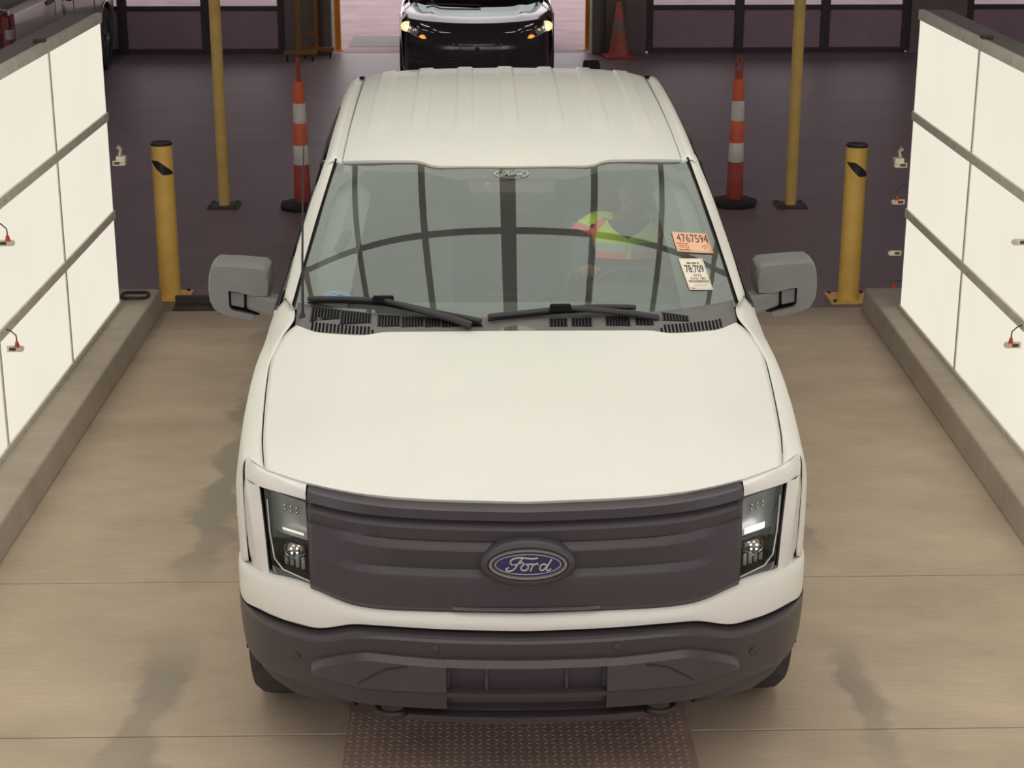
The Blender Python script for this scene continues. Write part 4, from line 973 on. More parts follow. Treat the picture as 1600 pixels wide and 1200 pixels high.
# ---- wipers
def wiper(blade, elbow, arm_end, tipw):
    wp = MB(); c = curve_at(blade, 24, 3); wp.tube(c, [tipw * (0.8 if k in (0, 23) else 1) for k in range(24)], 8)
    b_ = wp.build('wiper', 'wiper_black', truck, True)
    MB().tube([p + Vector((0, -.012, -.012)) for p in c], .004, 6).build('rubber_edge', 'deep_black', b_, True)
    MB().tube(curve_at(arm_end, 20, 3), [.010 + .006 * k / 19 for k in range(20)], 8).build('wiper_arm', 'wiper_black', b_, True)
    MB().hexa([Vector(elbow) + Vector(d) for d in ((-.045, -.018, -.012), (.045, -.018, -.012), (.045, .018, -.012), (-.045, .018, -.012), (-.04, -.014, .016), (.04, -.014, .016), (.04, .014, .016), (-.04, .014, .016))]).build('wiper_joint', 'deep_black', b_, bevel=.006)
P = lambda s, t, d=.02: W(s, t, d)
wiper([P(-.937, .02), P(-.78, .065), P(-.6, .09), P(-.36, .055), P(-.157, .02)], P(-.60, .085, .03), [P(-.60, .082, .034), P(-.42, .040, .034), P(-.30, .02, .03), P(-.20, -.01, .024)], .0115)
wiper([P(-.129, .046), P(.02, .066), P(.18, .082), P(.355, .082), P(.533, .054)], P(.195, .078, .03), [P(.21, .076, .034), P(.352, .050, .034), P(.507, .012, .03), P(.625, -.03, .022)], .0115)
MB().tube([(-.846, 1.425, 1.335), (-.838, 1.43, 1.6), (-.826, 1.445, 1.9), (-.816, 1.45, 2.10)], [.0062, .0045, .003, .0022], 8).build('antenna', 'wiper_black', truck, True)
MB().lathe([(.018, 1.335), (.016, 1.352), (.007, 1.37)], (-.846, 1.425, 0), 14).build('antenna_base', 'wiper_black', truck, True)

# ---- tow mirrors
def mirror(s):
    poly = [(1.024, 1.318), (1.018, 1.37), (1.026, 1.425), (1.044, 1.442), (1.15, 1.452), (1.246, 1.457), (1.268, 1.44), (1.279, 1.40), (1.283, 1.345), (1.279, 1.29), (1.262, 1.255), (1.235, 1.235), (1.115, 1.203), (1.098, 1.208), (1.083, 1.228), (1.185, 1.252), (1.198, 1.268), (1.198, 1.342), (1.16, 1.338), (1.09, 1.318)]
    # head: outer shell, thicker in the middle, narrowing to its front face
    f = lambda k, y: (lambda x, z: (s * (1.15 + (x - 1.15) * k), y, 1.34 + (z - 1.34) * k))
    n = len(poly); mb = MB(); rings = [[f(.93, 1.865)(*p) for p in poly], [f(.985, 1.89)(*p) for p in poly], [f(1.0, 1.93)(*p) for p in poly], [f(1.0, 2.02)(*p) for p in poly], [f(.985, 2.045)(*p) for p in poly]]
    mb.grid(rings, True); mb.add(rings[0], [tuple(range(n))]); mb.add(rings[-1], [tuple(range(n))])
    h = mb.build('mirror', 'mirror_plastic', truck, True, angle=38)
    MB().hexa([(s * 1.135, 1.885, 1.262), (s * 1.19, 1.885, 1.274), (s * 1.19, 1.99, 1.274), (s * 1.135, 1.99, 1.262), (s * 1.132, 1.885, 1.328), (s * 1.19, 1.885, 1.334), (s * 1.19, 1.99, 1.334), (s * 1.132, 1.99, 1.328)]).build('marker_lamp', 'mirror_plastic', h, bevel=.004)
    MB().box((min(s * 1.075, s * 1.2), 1.91, 1.225), (max(s * 1.075, s * 1.2), 1.98, 1.345)).build('lamp_recess', 'deep_black', h)
    MB().hexa([(s * .96, 1.82, 1.215), (s * 1.126, 1.885, 1.256), (s * 1.126, 1.99, 1.256), (s * .96, 1.93, 1.215), (s * .96, 1.82, 1.305), (s * 1.124, 1.885, 1.328), (s * 1.124, 1.99, 1.328), (s * .96, 1.93, 1.305)]).build('mirror_arm', 'mirror_plastic', h, bevel=.012)
    MB().prism([(1.05, 1.33), (1.045, 1.42), (1.24, 1.435), (1.262, 1.34), (1.24, 1.26), (1.20, 1.25), (1.20, 1.335)], lambda x, z: (s * x, 2.046, z), lambda x, z: (s * x, 2.05, z)).build('mirror_glass', 'chrome', h)
    MB().box((min(s * 1.225, s * 1.25), 1.93, 1.222), (max(s * 1.225, s * 1.25), 1.985, 1.245)).build('puddle_lamp', 'deep_black', h, bevel=.004)
    MB().box((min(s * .90, s * .985), 1.70, 1.28), (max(s * .90, s * .985), 1.95, 1.315)).build('mirror_mount', 'mirror_plastic', h, bevel=.01)
for s in (-1, 1): mirror(s)

# ---- stickers on the windshield
def sticker(name, corners, m, label):
    (s0, t0), (s1, t1), (s2, t2), (s3, t3) = corners   # TL TR BR BL
    def pt(u, v, d=.0045):
        a = Vector((s0, t0)).lerp(Vector((s1, t1)), u).lerp(Vector((s3, t3)).lerp(Vector((s2, t2)), u), v)
        return W(a.x, a.y, d)
    o = MB().grid([[pt(i / 6, j / 6) for i in range(7)] for j in range(7)]).build(name, m, truck, True, solid=.0008, solid_off=1)
    o['label'] = label
    return o, pt
def lettering(txt, u0, v0, u1, v1, pt, m, parent, d=.0062, bold=0.0, name='lettering'):
    cu = bpy.data.curves.new('t', 'FONT'); cu.body = txt; cu.size = 1; cu.resolution_u = 3; cu.offset = bold
    ob = bpy.data.objects.new('t', cu); COL.objects.link(ob); bpy.context.view_layer.update()
    me = bpy.data.meshes.new_from_object(ob.evaluated_get(bpy.context.evaluated_depsgraph_get())); bpy.data.objects.remove(ob)
    xs = [v.co.x for v in me.vertices]; ysx = [v.co.y for v in me.vertices]; x0, x1, y0, y1 = min(xs), max(xs), min(ysx), max(ysx)
    for v in me.vertices:
        v.co = pt(u0 + (v.co.x - x0) / (x1 - x0) * (u1 - u0), v1 - (v.co.y - y0) / (y1 - y0) * (v1 - v0), d)
    me.materials.clear(); me.name = name
    return link(name, me, m, parent)
def strip(u0, v0, u1, v1, pt, m, parent, nm='print_line', d=.006):
    return MB().grid([[pt(u0, v0, d), pt(u1, v0, d)], [pt(u0, v1, d), pt(u1, v1, d)]]).build(nm, m, parent)
o, pt = sticker('auction_sticker', ((.786, .503), (.960, .452), (.963, .312), (.789, .369)), 'sticker_orange', 'peach sticker with large dark number 4767594')
lettering('4767594', .09, .10, .97, .50, pt, 'ink_brown', o)
lettering('FOR', .08, .66, .24, .80, pt, 'ink_red', o)
strip(.05, .565, .36, .60, pt, 'ink_red', o); strip(.08, .87, .38, .92, pt, 'ink_red', o)
mb = MB(); ring = [[pt(.31 + .045 * k_ * math.cos(a), .73 + .10 * k_ * math.sin(a), .006) for a in [2 * math.pi * q / 20 for q in range(20)]] for k_ in (1, .72)]
mb.grid(ring, True).build('round_mark', 'ink_red', o)
for u, v in ((.74, .66), (.79, .62), (.82, .70), (.77, .76), (.86, .60)): strip(u, v, u + .035, v + .05, pt, 'ink_red', o)
o, pt = sticker('auction_sticker', ((.785, .323), (.900, .296), (.908, .088), (.799, .119)), 'sticker_white', 'white sticker with black number 78:709')
lettering('78:709', .12, .22, .90, .46, pt, 'ink_black', o, bold=.012)
lettering('2022', .36, .50, .72, .58, pt, 'ink_black', o); lettering('XX6 180', .20, .605, .84, .685, pt, 'ink_black', o)
strip(.26, .125, .44, .185, pt, mat('ink_grey', rgb(120, 112, 104), .7, vary=.05), o)
strip(.48, .125, .66, .185, pt, 'ink_grey', o); strip(.70, .125, .78, .185, pt, 'ink_grey', o)
k = .10
while k < .93:
    wd = random.choice((.008, .012, .02)); strip(k, .70, k + wd, .775, pt, 'ink_grey', o, 'barcode_bar'); k += wd + random.choice((.008, .012))
strip(.30, .82, .88, .828, pt, 'ink_grey', o); strip(.22, .875, .80, .883, pt, 'ink_grey', o); strip(.08, .945, .26, .965, pt, 'ink_grey', o)
def oval_sticker(name, sc, tc, ra, rb, m, line, label, fill=True):
    def place(x, z, d=.006): return W(sc + x, tc + z * 1.9, d)
    n = 40; rim = [[W(sc + ra * k_ * math.cos(2 * math.pi * q / n), tc + rb * k_ * math.sin(2 * math.pi * q / n), .0055) for q in range(n)] for k_ in (1, .93)]
    if fill:
        o = MB().add([W(sc + ra * math.cos(2 * math.pi * q / n), tc + rb * math.sin(2 * math.pi * q / n), .004) for q in range(n)] + [W(sc, tc, .004)], [(q, (q + 1) % n, n) for q in range(n)]).build(name, m, truck)
        MB().grid(rim, True).build('outline', line, o)
    else:
        o = MB().grid(rim, True).build(name, line, truck)
    o['label'] = label
    script_ford(ra * .95, 0, .0020, 'lettering', line, o, lambda x, z: W(sc + x, tc + z / .42 / .95 * (rb / ra) , .0065))
oval_sticker('oval_sticker', -.806, .085, .060, .032, 'sticker_blue', 'decal_pale', 'small blue oval sticker low on the windshield')
oval_sticker('oval_decal', -.009, .952, .094, .028, None, 'decal_pale', 'pale outlined oval decal at the top of the windshield', False)

# ---- interior
MB().prism([(1.38, 1.30), (1.60, 1.315), (1.80, 1.305), (1.93, 1.265), (1.97, 1.20), (1.95, .80), (1.38, .80)], lambda y, z: (-.80, y, z), lambda y, z: (.80, y, z)).build('dashboard', 'interior_mid', truck, bevel=.02)
MB().prism([(1.74, 1.30), (1.86, 1.352), (1.98, 1.34), (2.0, 1.26)], lambda y, z: (.33, y, z), lambda y, z: (.69, y, z)).build('instrument_hood', 'interior_dark', truck, bevel=.02)
MB().box((-.16, 1.93, 1.05), (.16, 1.97, 1.30)).build('centre_screen', 'deep_black', truck, bevel=.008)
MB().box((-.17, 2.0, .60), (.17, 2.75, .92)).build('centre_console', 'interior_dark', truck, bevel=.04)
n = 40
sw = MB().tube([(.185 * math.cos(2 * math.pi * k / n), .185 * math.sin(2 * math.pi * k / n), 0) for k in range(n + 1)], .014, 10).build('steering_wheel', 'interior_dark', truck, True)
sw.location = (.505, 2.07, 1.235); sw.rotation_euler = (math.radians(-62), 0, 0)
MB().lathe([(.07, -.02), (.065, .012), (.0, .02)], (0, 0, 0), 20).build('hub', 'interior_dark', sw, True)
for a in (0, math.pi, -math.pi / 2): MB().tube([(.05 * math.cos(a), .05 * math.sin(a), 0), (.18 * math.cos(a), .18 * math.sin(a), 0)], .016, 8).build('spoke', 'interior_dark', sw, True)
def seat(x, y, wd, label=None):
    b_ = MB().prism([(y - .46, .72), (y - .46, .86), (y - .40, .90), (y, .86), (y + .04, .70)], lambda a, z: (x - wd, a, z), lambda a, z: (x + wd, a, z)).build('seat', 'seat_cloth', truck, bevel=.035)
    MB().prism([(y - .02, .84), (y + .10, 1.20), (y + .17, 1.46), (y + .26, 1.46), (y + .22, 1.15), (y + .12, .80)], lambda a, z: (x - wd * .95, a, z), lambda a, z: (x + wd * .95, a, z)).build('backrest', 'seat_cloth', b_, bevel=.04)
    return b_
for s in (-1, 1):
    b_ = seat(s * .50, 2.66, .25)
    MB().box((s * .50 - .13, 2.86, 1.49), (s * .50 + .13, 2.95, 1.67)).build('headrest', 'seat_cloth', b_, bevel=.035)
    MB().box((s * .50 - .06, 2.90, 1.42), (s * .50 - .045, 2.92, 1.52)).build('headrest_post', 'chrome', b_)
b_ = seat(0, 3.50, .74)
for x in (-.48, 0, .48): MB().box((x - .12, 3.68, 1.46), (x + .12, 3.76, 1.60)).build('headrest', 'seat_cloth', b_, bevel=.03)
MB().grid([[Vector((x, y, z - .05)) for x, z in ((-.70, 1.80 + dz), (-.4, 1.845 + dz), (0, 1.855 + dz), (.4, 1.845 + dz), (.70, 1.80 + dz))] for y, dz in ((2.15, -.01), (2.5, .045), (3.2, .085), (3.9, .08))]).build('headliner', 'interior_trim', truck, True)
oc = MB().hexa([(-.13, 2.20, 1.775), (.13, 2.20, 1.775), (.13, 2.52, 1.80), (-.13, 2.52, 1.80), (-.13, 2.20, 1.80), (.13, 2.20, 1.80), (.13, 2.52, 1.835), (-.13, 2.52, 1.835)]).build('overhead_console', 'interior_mid', truck, bevel=.008)
for sx in (-1, 1):
    MB().hexa([(sx * .075 - .045, 2.24, 1.770), (sx * .075 + .045, 2.24, 1.770), (sx * .075 + .045, 2.40, 1.782), (sx * .075 - .045, 2.40, 1.782), (sx * .075 - .045, 2.24, 1.782), (sx * .075 + .045, 2.24, 1.782), (sx * .075 + .045, 2.40, 1.795), (sx * .075 - .045, 2.40, 1.795)]).build('cab_fill_lamp', 'cab_fill_glow', oc)  # fill lamps added out of sight to brighten the driver's vest
MB().box((-.90, 1.5, .50), (.90, 3.93, .56)).build('cabin_floor', 'interior_dark', truck)
for s in (-1, 1):
    a_ = [W(s * .965, t, -.03) for t in (.02, .25, .5, .75, .97)]; c_ = [W(s * .80, t, -.15 - .05 * (1 - t)) for t in (.02, .25, .5, .75, .97)]
    pt_ = MB().grid([curve_at(a_, 16, 1), curve_at([(p + q) / 2 + Vector((0, -.02, .03)) for p, q in zip(a_, c_)], 16, 1), curve_at(c_, 16, 1)]).build('pillar_trim', 'interior_trim', truck, True)
    gh = [W(s * a, t, -.075) for a, t in ((.89, .44), (.875, .49), (.86, .55), (.845, .60))]
    if s < 0: MB().tube(curve_at(gh, 16, 1), [.012] + [.018] * 14 + [.012], 8).build('grab_handle', 'interior_mid', pt_, True)
    MB().box((min(s * .82, s * .90), 1.7, .60), (max(s * .82, s * .90), 3.9, 1.30)).build('door_trim', 'interior_mid', truck, bevel=.01)
    MB().hexa([(s * .84, 2.70, 1.30), (s * .90, 2.70, 1.30), (s * .90, 2.82, 1.30), (s * .84, 2.82, 1.30), (s * .74, 2.70, 1.80), (s * .80, 2.70, 1.80), (s * .80, 2.82, 1.80), (s * .74, 2.82, 1.80)]).build('pillar_trim', 'interior_trim', truck)
sh = [W(-.255, .945, -.012), W(.244, .945, -.012), W(.216, .845, -.012), W(-.232, .845, -.012)]
dn = Vector((0, .02, -.05))
MB().hexa([sh[3] + dn, sh[2] + dn, sh[1] + dn, sh[0] + dn, sh[3], sh[2], sh[1], sh[0]]).build('sensor_housing', 'sensor_plastic', truck, bevel=.012)
MB().lathe([(.014, -.03), (.014, .0), (.008, .003)], tuple(W(-.135, .895, -.006)), 14).build('camera_lens', 'interior_trim', truck, True)
MB().hexa([(-.115, 2.00, 1.64), (.115, 2.00, 1.64), (.115, 2.03, 1.635), (-.115, 2.03, 1.635), (-.125, 1.995, 1.70), (.125, 1.995, 1.70), (.125, 2.025, 1.705), (-.125, 2.025, 1.705)]).build('rear_view_mirror', 'interior_dark', truck, bevel=.01)

# ================================================================== DRIVER
def skin_body(name, V, E_, m, root=0, sub=2):
    keys = list(V); idx = {k: i for i, k in enumerate(keys)}
    me = bpy.data.meshes.new(name); me.from_pydata([V[k][0] for k in keys], [(idx[a], idx[b]) for a, b in E_], []); me.update()
    o = link(name, me, m)
    md = o.modifiers.new('skin', 'SKIN'); md.use_smooth_shade = True
    sv = me.skin_vertices[0].data
    for k in keys:
        r = V[k][1]; sv[idx[k]].radius = r if isinstance(r, tuple) else (r, r); sv[idx[k]].use_root = (idx[k] == root)
    sb = o.modifiers.new('sub', 'SUBSURF'); sb.levels = sub; sb.render_levels = sub
    return o
V = {'pelvis': ((.52, 2.56, .95), .125), 'belly': ((.52, 2.60, 1.10), (.13, .11)), 'chest': ((.525, 2.635, 1.28), (.15, .115)), 'collar': ((.535, 2.635, 1.41), (.09, .075)),
     'neck': ((.548, 2.615, 1.475), .052), 'jaw': ((.560, 2.575, 1.525), .058), 'head': ((.565, 2.575, 1.595), (.078, .088)), 'crown': ((.565, 2.585, 1.655), .066), 'nose': ((.556, 2.485, 1.572), .012), 'nosetip': ((.554, 2.470, 1.560), .010),
     'ear_l': ((.490, 2.585, 1.580), .014), 'ear_r': ((.640, 2.585, 1.580), .014)}
E_ = [('pelvis', 'belly'), ('belly', 'chest'), ('chest', 'collar'), ('collar', 'neck'), ('neck', 'jaw'), ('jaw', 'head'), ('head', 'crown'), ('jaw', 'nose'), ('nose', 'nosetip'), ('head', 'ear_l'), ('head', 'ear_r')]
for sd, sx, hand in (('a', -1, (.335, 2.165, 1.345)), ('b', 1, (.685, 2.17, 1.31))):
    sh_ = (.53 + sx * .150, 2.63, 1.412); el = (.53 + sx * .23, 2.47, 1.20); wr = (hand[0] + sx * .03, hand[1] + .085, hand[2] - .03)
    V['sh' + sd] = (sh_, .062); V['el' + sd] = (el, .045); V['wr' + sd] = (wr, .030); V['pm' + sd] = (hand, (.034, .020))
    E_ += [('collar', 'sh' + sd), ('sh' + sd, 'el' + sd), ('el' + sd, 'wr' + sd), ('wr' + sd, 'pm' + sd)]
    for q, (dx, L_) in enumerate(((-.027, .9), (-.009, 1.0), (.009, .95), (.027, .75))):
        b0 = (hand[0] + dx, hand[1] - .035, hand[2] + .018); b1 = (hand[0] + dx, hand[1] - .065 * L_, hand[2] + .012); b2 = (hand[0] + dx, hand[1] - .075 * L_, hand[2] - .014)
        for nm_, p_, r_ in (('f0', b0, .0095), ('f1', b1, .0085), ('f2', b2, .0075)): V[nm_ + sd + str(q)] = (p_, r_)
        E_ += [('pm' + sd, 'f0' + sd + str(q)), ('f0' + sd + str(q), 'f1' + sd + str(q)), ('f1' + sd + str(q), 'f2' + sd + str(q))]
    V['t0' + sd] = ((hand[0] - sx * .038, hand[1] + .012, hand[2] + .004), .010); V['t1' + sd] = ((hand[0] - sx * .052, hand[1] - .022, hand[2] + .0), .0085)
    E_ += [('pm' + sd, 't0' + sd), ('t0' + sd, 't1' + sd)]
    V['hp' + sd] = ((.52 + sx * .10, 2.53, .93), .098); V['kn' + sd] = ((.52 + sx * .13, 2.10, .98), .07); V['an' + sd] = ((.52 + sx * .12, 1.82, .66), .045); V['ft' + sd] = ((.52 + sx * .12, 1.70, .62), .038)
    E_ += [('pelvis', 'hp' + sd), ('hp' + sd, 'kn' + sd), ('kn' + sd, 'an' + sd), ('an' + sd, 'ft' + sd)]
person = skin_body('person', V, E_, 'skin')
tag(person, 'person in lime and orange safety vest driving the white truck', 'person')
# clothing
def shell(name, m, chain, parent):
    mb = MB()
    for pts, rs in chain: mb.tube(curve_at(pts, 14, 2), [rs[0] + (rs[1] - rs[0]) * k / 13 for k in range(14)], 14)
    return mb.build(name, m, parent, True)
for sx in (-1, 1):
    sd = 'a' if sx < 0 else 'b'
    shell('sleeve', 'shirt_grey', [([V['sh' + sd][0], V['el' + sd][0], V['wr' + sd][0]], (.074, .040))], person)
    shell('trouser_leg', 'jeans', [([V['hp' + sd][0], V['kn' + sd][0], V['an' + sd][0]], (.11, .062))], person)
def tors(u, z, d=0.0):
    rx = interp([.9, 1.1, 1.3, 1.42, 1.50], [.165, .165, .19, .185, .10], z) + d; ry = interp([.9, 1.1, 1.3, 1.42, 1.50], [.135, .135, .145, .11, .07], z) + d
    cx = interp([.9, 1.4, 1.5], [.522, .53, .54], z); cy = interp([.9, 1.3, 1.5], [2.575, 2.635, 2.63], z); a = -math.pi / 2 + u * math.pi / 2
    return (cx + rx * math.cos(a), cy + ry * math.sin(a), z)
zs = [.93, 1.0, 1.1, 1.2, 1.3, 1.36, 1.41, 1.45, 1.48]
MB().grid([[tors(-2 + 4 * k / 40, z, .012) for k in range(40)] for z in zs], True).build('shirt', 'shirt_grey', person, True)
zv = [1.315 + (1.478 - 1.315) * k / 18 for k in range(19)]
def vn(z): return interp([1.0, 1.405, 1.44, 1.478], [.0, .0, .22, .46], z)
for sx in (-1, 1):
    MB().grid([[tors(sx * (vn(z) + (1.9 - vn(z)) * k / 22), z, .022) for k in range(23)] for z in zv]).build('vest_panel', 'vest_lime', person, True)
    MB().grid([[tors(sx * (.50 + .20 * k / 4), z, .027) for k in range(5)] for z in zv]).build('vest_stripe', 'vest_orange', person, True)
    MB().grid([[tors(sx * (.04 + 1.8 * k / 22), z, .028) for k in range(23)] for z in (1.316, 1.343)]).build('vest_stripe', 'vest_orange', person, True)
    MB().grid([[tors(sx * (.04 + 1.8 * k / 22), z, .0295) for k in range(23)] for z in (1.343, 1.385)]).build('vest_tape', 'vest_silver', person, True)
    shc = V['sha' if sx < 0 else 'shb'][0]
    shell('vest_shoulder', 'vest_lime', [([(shc[0] - sx * .09, 2.635, 1.452), (shc[0] - sx * .02, 2.63, 1.452), (shc[0] + sx * .03, 2.62, 1.41)], (.045, .064))], person)
    shell('vest_stripe', 'vest_orange', [([(shc[0] + sx * .026, 2.62, 1.415), (shc[0] + sx * .042, 2.605, 1.39)], (.069, .069))], person)
# hair, eyes, mouth
hc = Vector((.565, 2.585, 1.60)); rr = []
for i in range(9):
    ph = math.radians(5 + i * 11.5)
    r = []
    for k in range(24):
        a = 2 * math.pi * k / 24; front = math.sin(a) < -.2
        rad = .092 * math.sin(ph); z = .100 * math.cos(ph) + .005
        if front and ph > math.radians(52): z = max(z, .055); rad = min(rad, .080)
        r.append(hc + Vector((rad * math.cos(a) * .93, rad * math.sin(a) * 1.06 + .008, z)))
    rr.append(r)
MB().grid(rr, True).build('hair', 'hair_black', person, True)
for dx in (-.030, .030):
    MB().lathe([(.008, 0), (.006, -.005), (.0, -.006)], (.558 + dx, 2.497, 1.594), 12, 'y').build('eye', 'interior_trim', person, True)
    MB().lathe([(.0055, 0), (.0045, -.003)], (.557 + dx, 2.4915, 1.594), 10, 'y').build('iris', 'ink_black', person, True)
MB().tube([(.535, 2.512, 1.535), (.545, 2.503, 1.532), (.556, 2.500, 1.531), (.567, 2.503, 1.532), (.577, 2.512, 1.535)], .005, 6).build('mouth', 'ink_red', person, True)

# ================================================================== BLACK CAR
car = empty('sedan_car', (-.113, 15.45, 0), 0, 'black sedan with glowing headlights waiting in the open bay doorway', 'car')
def cplan(x): return interp([0, .25, .5, .68, .80, .87, .915], [0, .02, .08, .18, .32, .50, .80], abs(x))
CX = [0, .12, .25, .38, .5, .6, .68, .75, .80, .84, .875, .90, .915]
def crow(z, off, zs_=0.0): return [Vector((x, cplan(x) + off, z + zs_ * (x / .9) ** 2)) for x in CX]
rows = [crow(.17, .10), crow(.20, .02), crow(.30, -.01), crow(.44, -.02), crow(.50, -.03), crow(.56, -.01), crow(.66, .0), crow(.73, .03, .03), crow(.775, .10, .035)]
MB().grid([both(curve_at(r, 30, 1)) for r in rows]).build('bumper', 'car_black', car, True, angle=40)
hF = [Vector((x, cplan(x) + .10, .775 + .035 * (x / .9) ** 2)) for x in CX]
hBk = [(0, .92, .862), (.3, .93, .864), (.6, 1.05, .872), (.80, 1.30, .90)]
rows = coons(hF[:-2], hBk, [(0, .10, .775), (0, .25, .812), (0, .6, .845), (0, .92, .862)], [tuple(hF[-3]), (.86, .75, .86), (.845, 1.1, .885), (.80, 1.30, .90)], 26, 20)
for r in rows:
    for p in r:
        k = max(0, 1 - abs(p.x - .52) / .10); p.z += .014 * k * k * (3 - 2 * k) * max(0, min(1, (p.y - .2) / .4))
MB().grid([both(r) for r in rows]).build('hood', 'car_black', car, True, angle=60)
for s in (-1, 1):
    rr = []
    for y, zt_ in ((.45, .82), (.8, .87), (1.2, .91), (1.5, .95), (2.4, .98), (3.6, 1.0), (4.4, .98), (4.75, .9)):
        xw = interp([.45, .8, 1.3, 3.8, 4.75], [.88, .91, .92, .92, .80], y)
        d = min(abs(y - .92), abs(y - 3.65)); lo = .36 + math.sqrt(max(0, .36 ** 2 - d * d)) if d < .36 else .22
        rr.append([Vector((s * q, y, z)) for q, z in ((xw - .06, zt_), (xw - .01, zt_ - .05), (xw, zt_ - .2), (xw - .005, max(.5, lo + .02)), (xw - .03, lo))])
    MB().grid(rr).build('body_side', 'car_black', car, True, angle=50)
    wheel(car, s * .80, .92, s, .325, .21); wheel(car, s * .80, 3.65, s, .325, .21)
    # headlamp
    q = lambda x, z, d=-.004: Vector((s * x, cplan(x) + interp([.56, .66, .74, .80], [-.01, .0, .03, .09], z) + d, z))
    out = [(.575, .600), (.60, .640), (.66, .690), (.74, .755), (.80, .785), (.86, .795), (.875, .74), (.86, .69), (.80, .655), (.70, .615), (.62, .595)]
    hl = MB().add([q(*p) for p in out] + [q(.74, .69, -.01)], [(k, (k + 1) % len(out), len(out)) for k in range(len(out))]).build('headlamp', 'lamp_clear', car, True)
    MB().add([q(.812, .715, -.03) + Vector((s * .068 * math.cos(2 * math.pi * k / 20), 0, .060 * math.sin(2 * math.pi * k / 20))) for k in range(20)] + [q(.812, .715, -.05)], [(k, (k + 1) % 20, 20) for k in range(20)]).build('low_beam', 'halogen', hl, True)
    MB().lathe([(.024, .0), (.014, -.014), (.0, -.014)], tuple(q(.81, .712, -.05)), 12, 'y').build('bulb', 'halogen_core', hl, True)
    MB().add([q(.585, .602, -.012), q(.60, .635, -.012), q(.64, .645, -.014), q(.67, .622, -.014), q(.63, .60, -.012)], [(0, 1, 2, 3, 4)]).build('turn_lamp', 'amber_lamp', hl)
    MB().lathe([(.035, .0), (.032, -.012), (.0, -.014)], tuple(q(.70, .675, -.012)), 16, 'y').build('high_beam', 'chrome', hl, True)
    mir = MB().hexa([(s * .93, 1.55, .99), (s * 1.09, 1.60, 1.0), (s * 1.09, 1.72, 1.0), (s * .93, 1.68, .99), (s * .94, 1.56, 1.10), (s * 1.08, 1.61, 1.11), (s * 1.08, 1.72, 1.11), (s * .94, 1.68, 1.10)]).build('door_mirror', 'car_black', car, bevel=.025)
    MB().tube([(s * .85, 1.62, .97), (s * .95, 1.63, 1.02)], .02, 8).build('mirror_arm', 'car_black', mir, True)
    MB().tube([(s * .36, -.02 + cplan(.36) + .0, .34), (s * .52, cplan(.52) - .022, .44), (s * .62, cplan(.62) - .022, .50)], .008, 6).build('grille_edge', 'lamp_black', car, True)
    MB().tube([tuple(p) for p in curve_at([(s * .80, 1.36, .968), (s * .845, 1.1, .942), (s * .865, .8, .898)], 10)], .006, 6).build('hood_seam', 'deep_black', car, True)
for z, w_ in ((.48, .44), (.535, .30)):
    MB().tube([(x, cplan(x) - .036, z) for x in [-w_ + 2 * w_ * k / 20 for k in range(21)]], .005, 6).build('grille_trim', 'lamp_black', car, True)
for k in range(5):
    MB().box((-.34, -.022 + .03, .27 + k * .035), (.34, -.018 + .03, .28 + k * .035)).build('grille_slat', 'lamp_black', car)
MB().grid([both(curve_at(r, 16, 1)) for r in ([(0, .90, .858), (.4, .95, .862), (.76, 1.28, .89)], [(0, 1.45, 1.13), (.4, 1.54, 1.175), (.66, 1.7, 1.16)], [(0, 1.98, 1.40), (.35, 2.0, 1.395), (.56, 2.1, 1.37)])]).build('windshield', 'side_glass', car, True)
MB().grid([both(curve_at([(x, y, z), (x + .35, y + .01, z - .005), (x + .56, y + .03, z - .03)], 10, 1)) for x, y, z in ((0, 1.98, 1.40), (0, 2.5, 1.45), (0, 3.2, 1.43), (0, 3.6, 1.36))]).build('roof', 'car_black', car, True)
MB().grid([both(curve_at(r, 10, 1)) for r in ([(0, 3.6, 1.36), (.56, 3.63, 1.33)], [(0, 4.3, 1.02), (.72, 4.2, 1.0)])]).build('rear_window', 'side_glass', car, True)
for s in (-1, 1):
    MB().hexa([(s * .72, 1.36, .97), (s * .80, 1.38, .97), (s * .86, 4.2, .99), (s * .74, 4.2, .99), (s * .56, 2.08, 1.37), (s * .58, 2.10, 1.37), (s * .58, 3.6, 1.33), (s * .56, 3.6, 1.33)]).build('side_window', 'side_glass', car)
    MB().tube([(s * .78, 1.28, .90), (s * .68, 1.7, 1.150), (s * .565, 2.1, 1.375)], .028, 8).build('a_pillar', 'car_black', car, True)
MB().box((-.75, 4.15, .5), (.75, 4.74, .98)).build('trunk', 'car_black', car, bevel=.06)
MB().box((-.84, .45, .16), (.84, 4.6, .5)).build('underbody', 'deep_black', car)
MB().tube([(-.6, 1.02, .895), (-.3, .96, .892), (.05, .93, .886)], .009, 6).build('wiper', 'wiper_black', car, True)

# ================================================================== SILVER PICKUP
sp = empty('silver_pickup', (-4.70, 12.66, 0), 0.0, 'silver pickup truck parked behind the left light wall', 'truck')
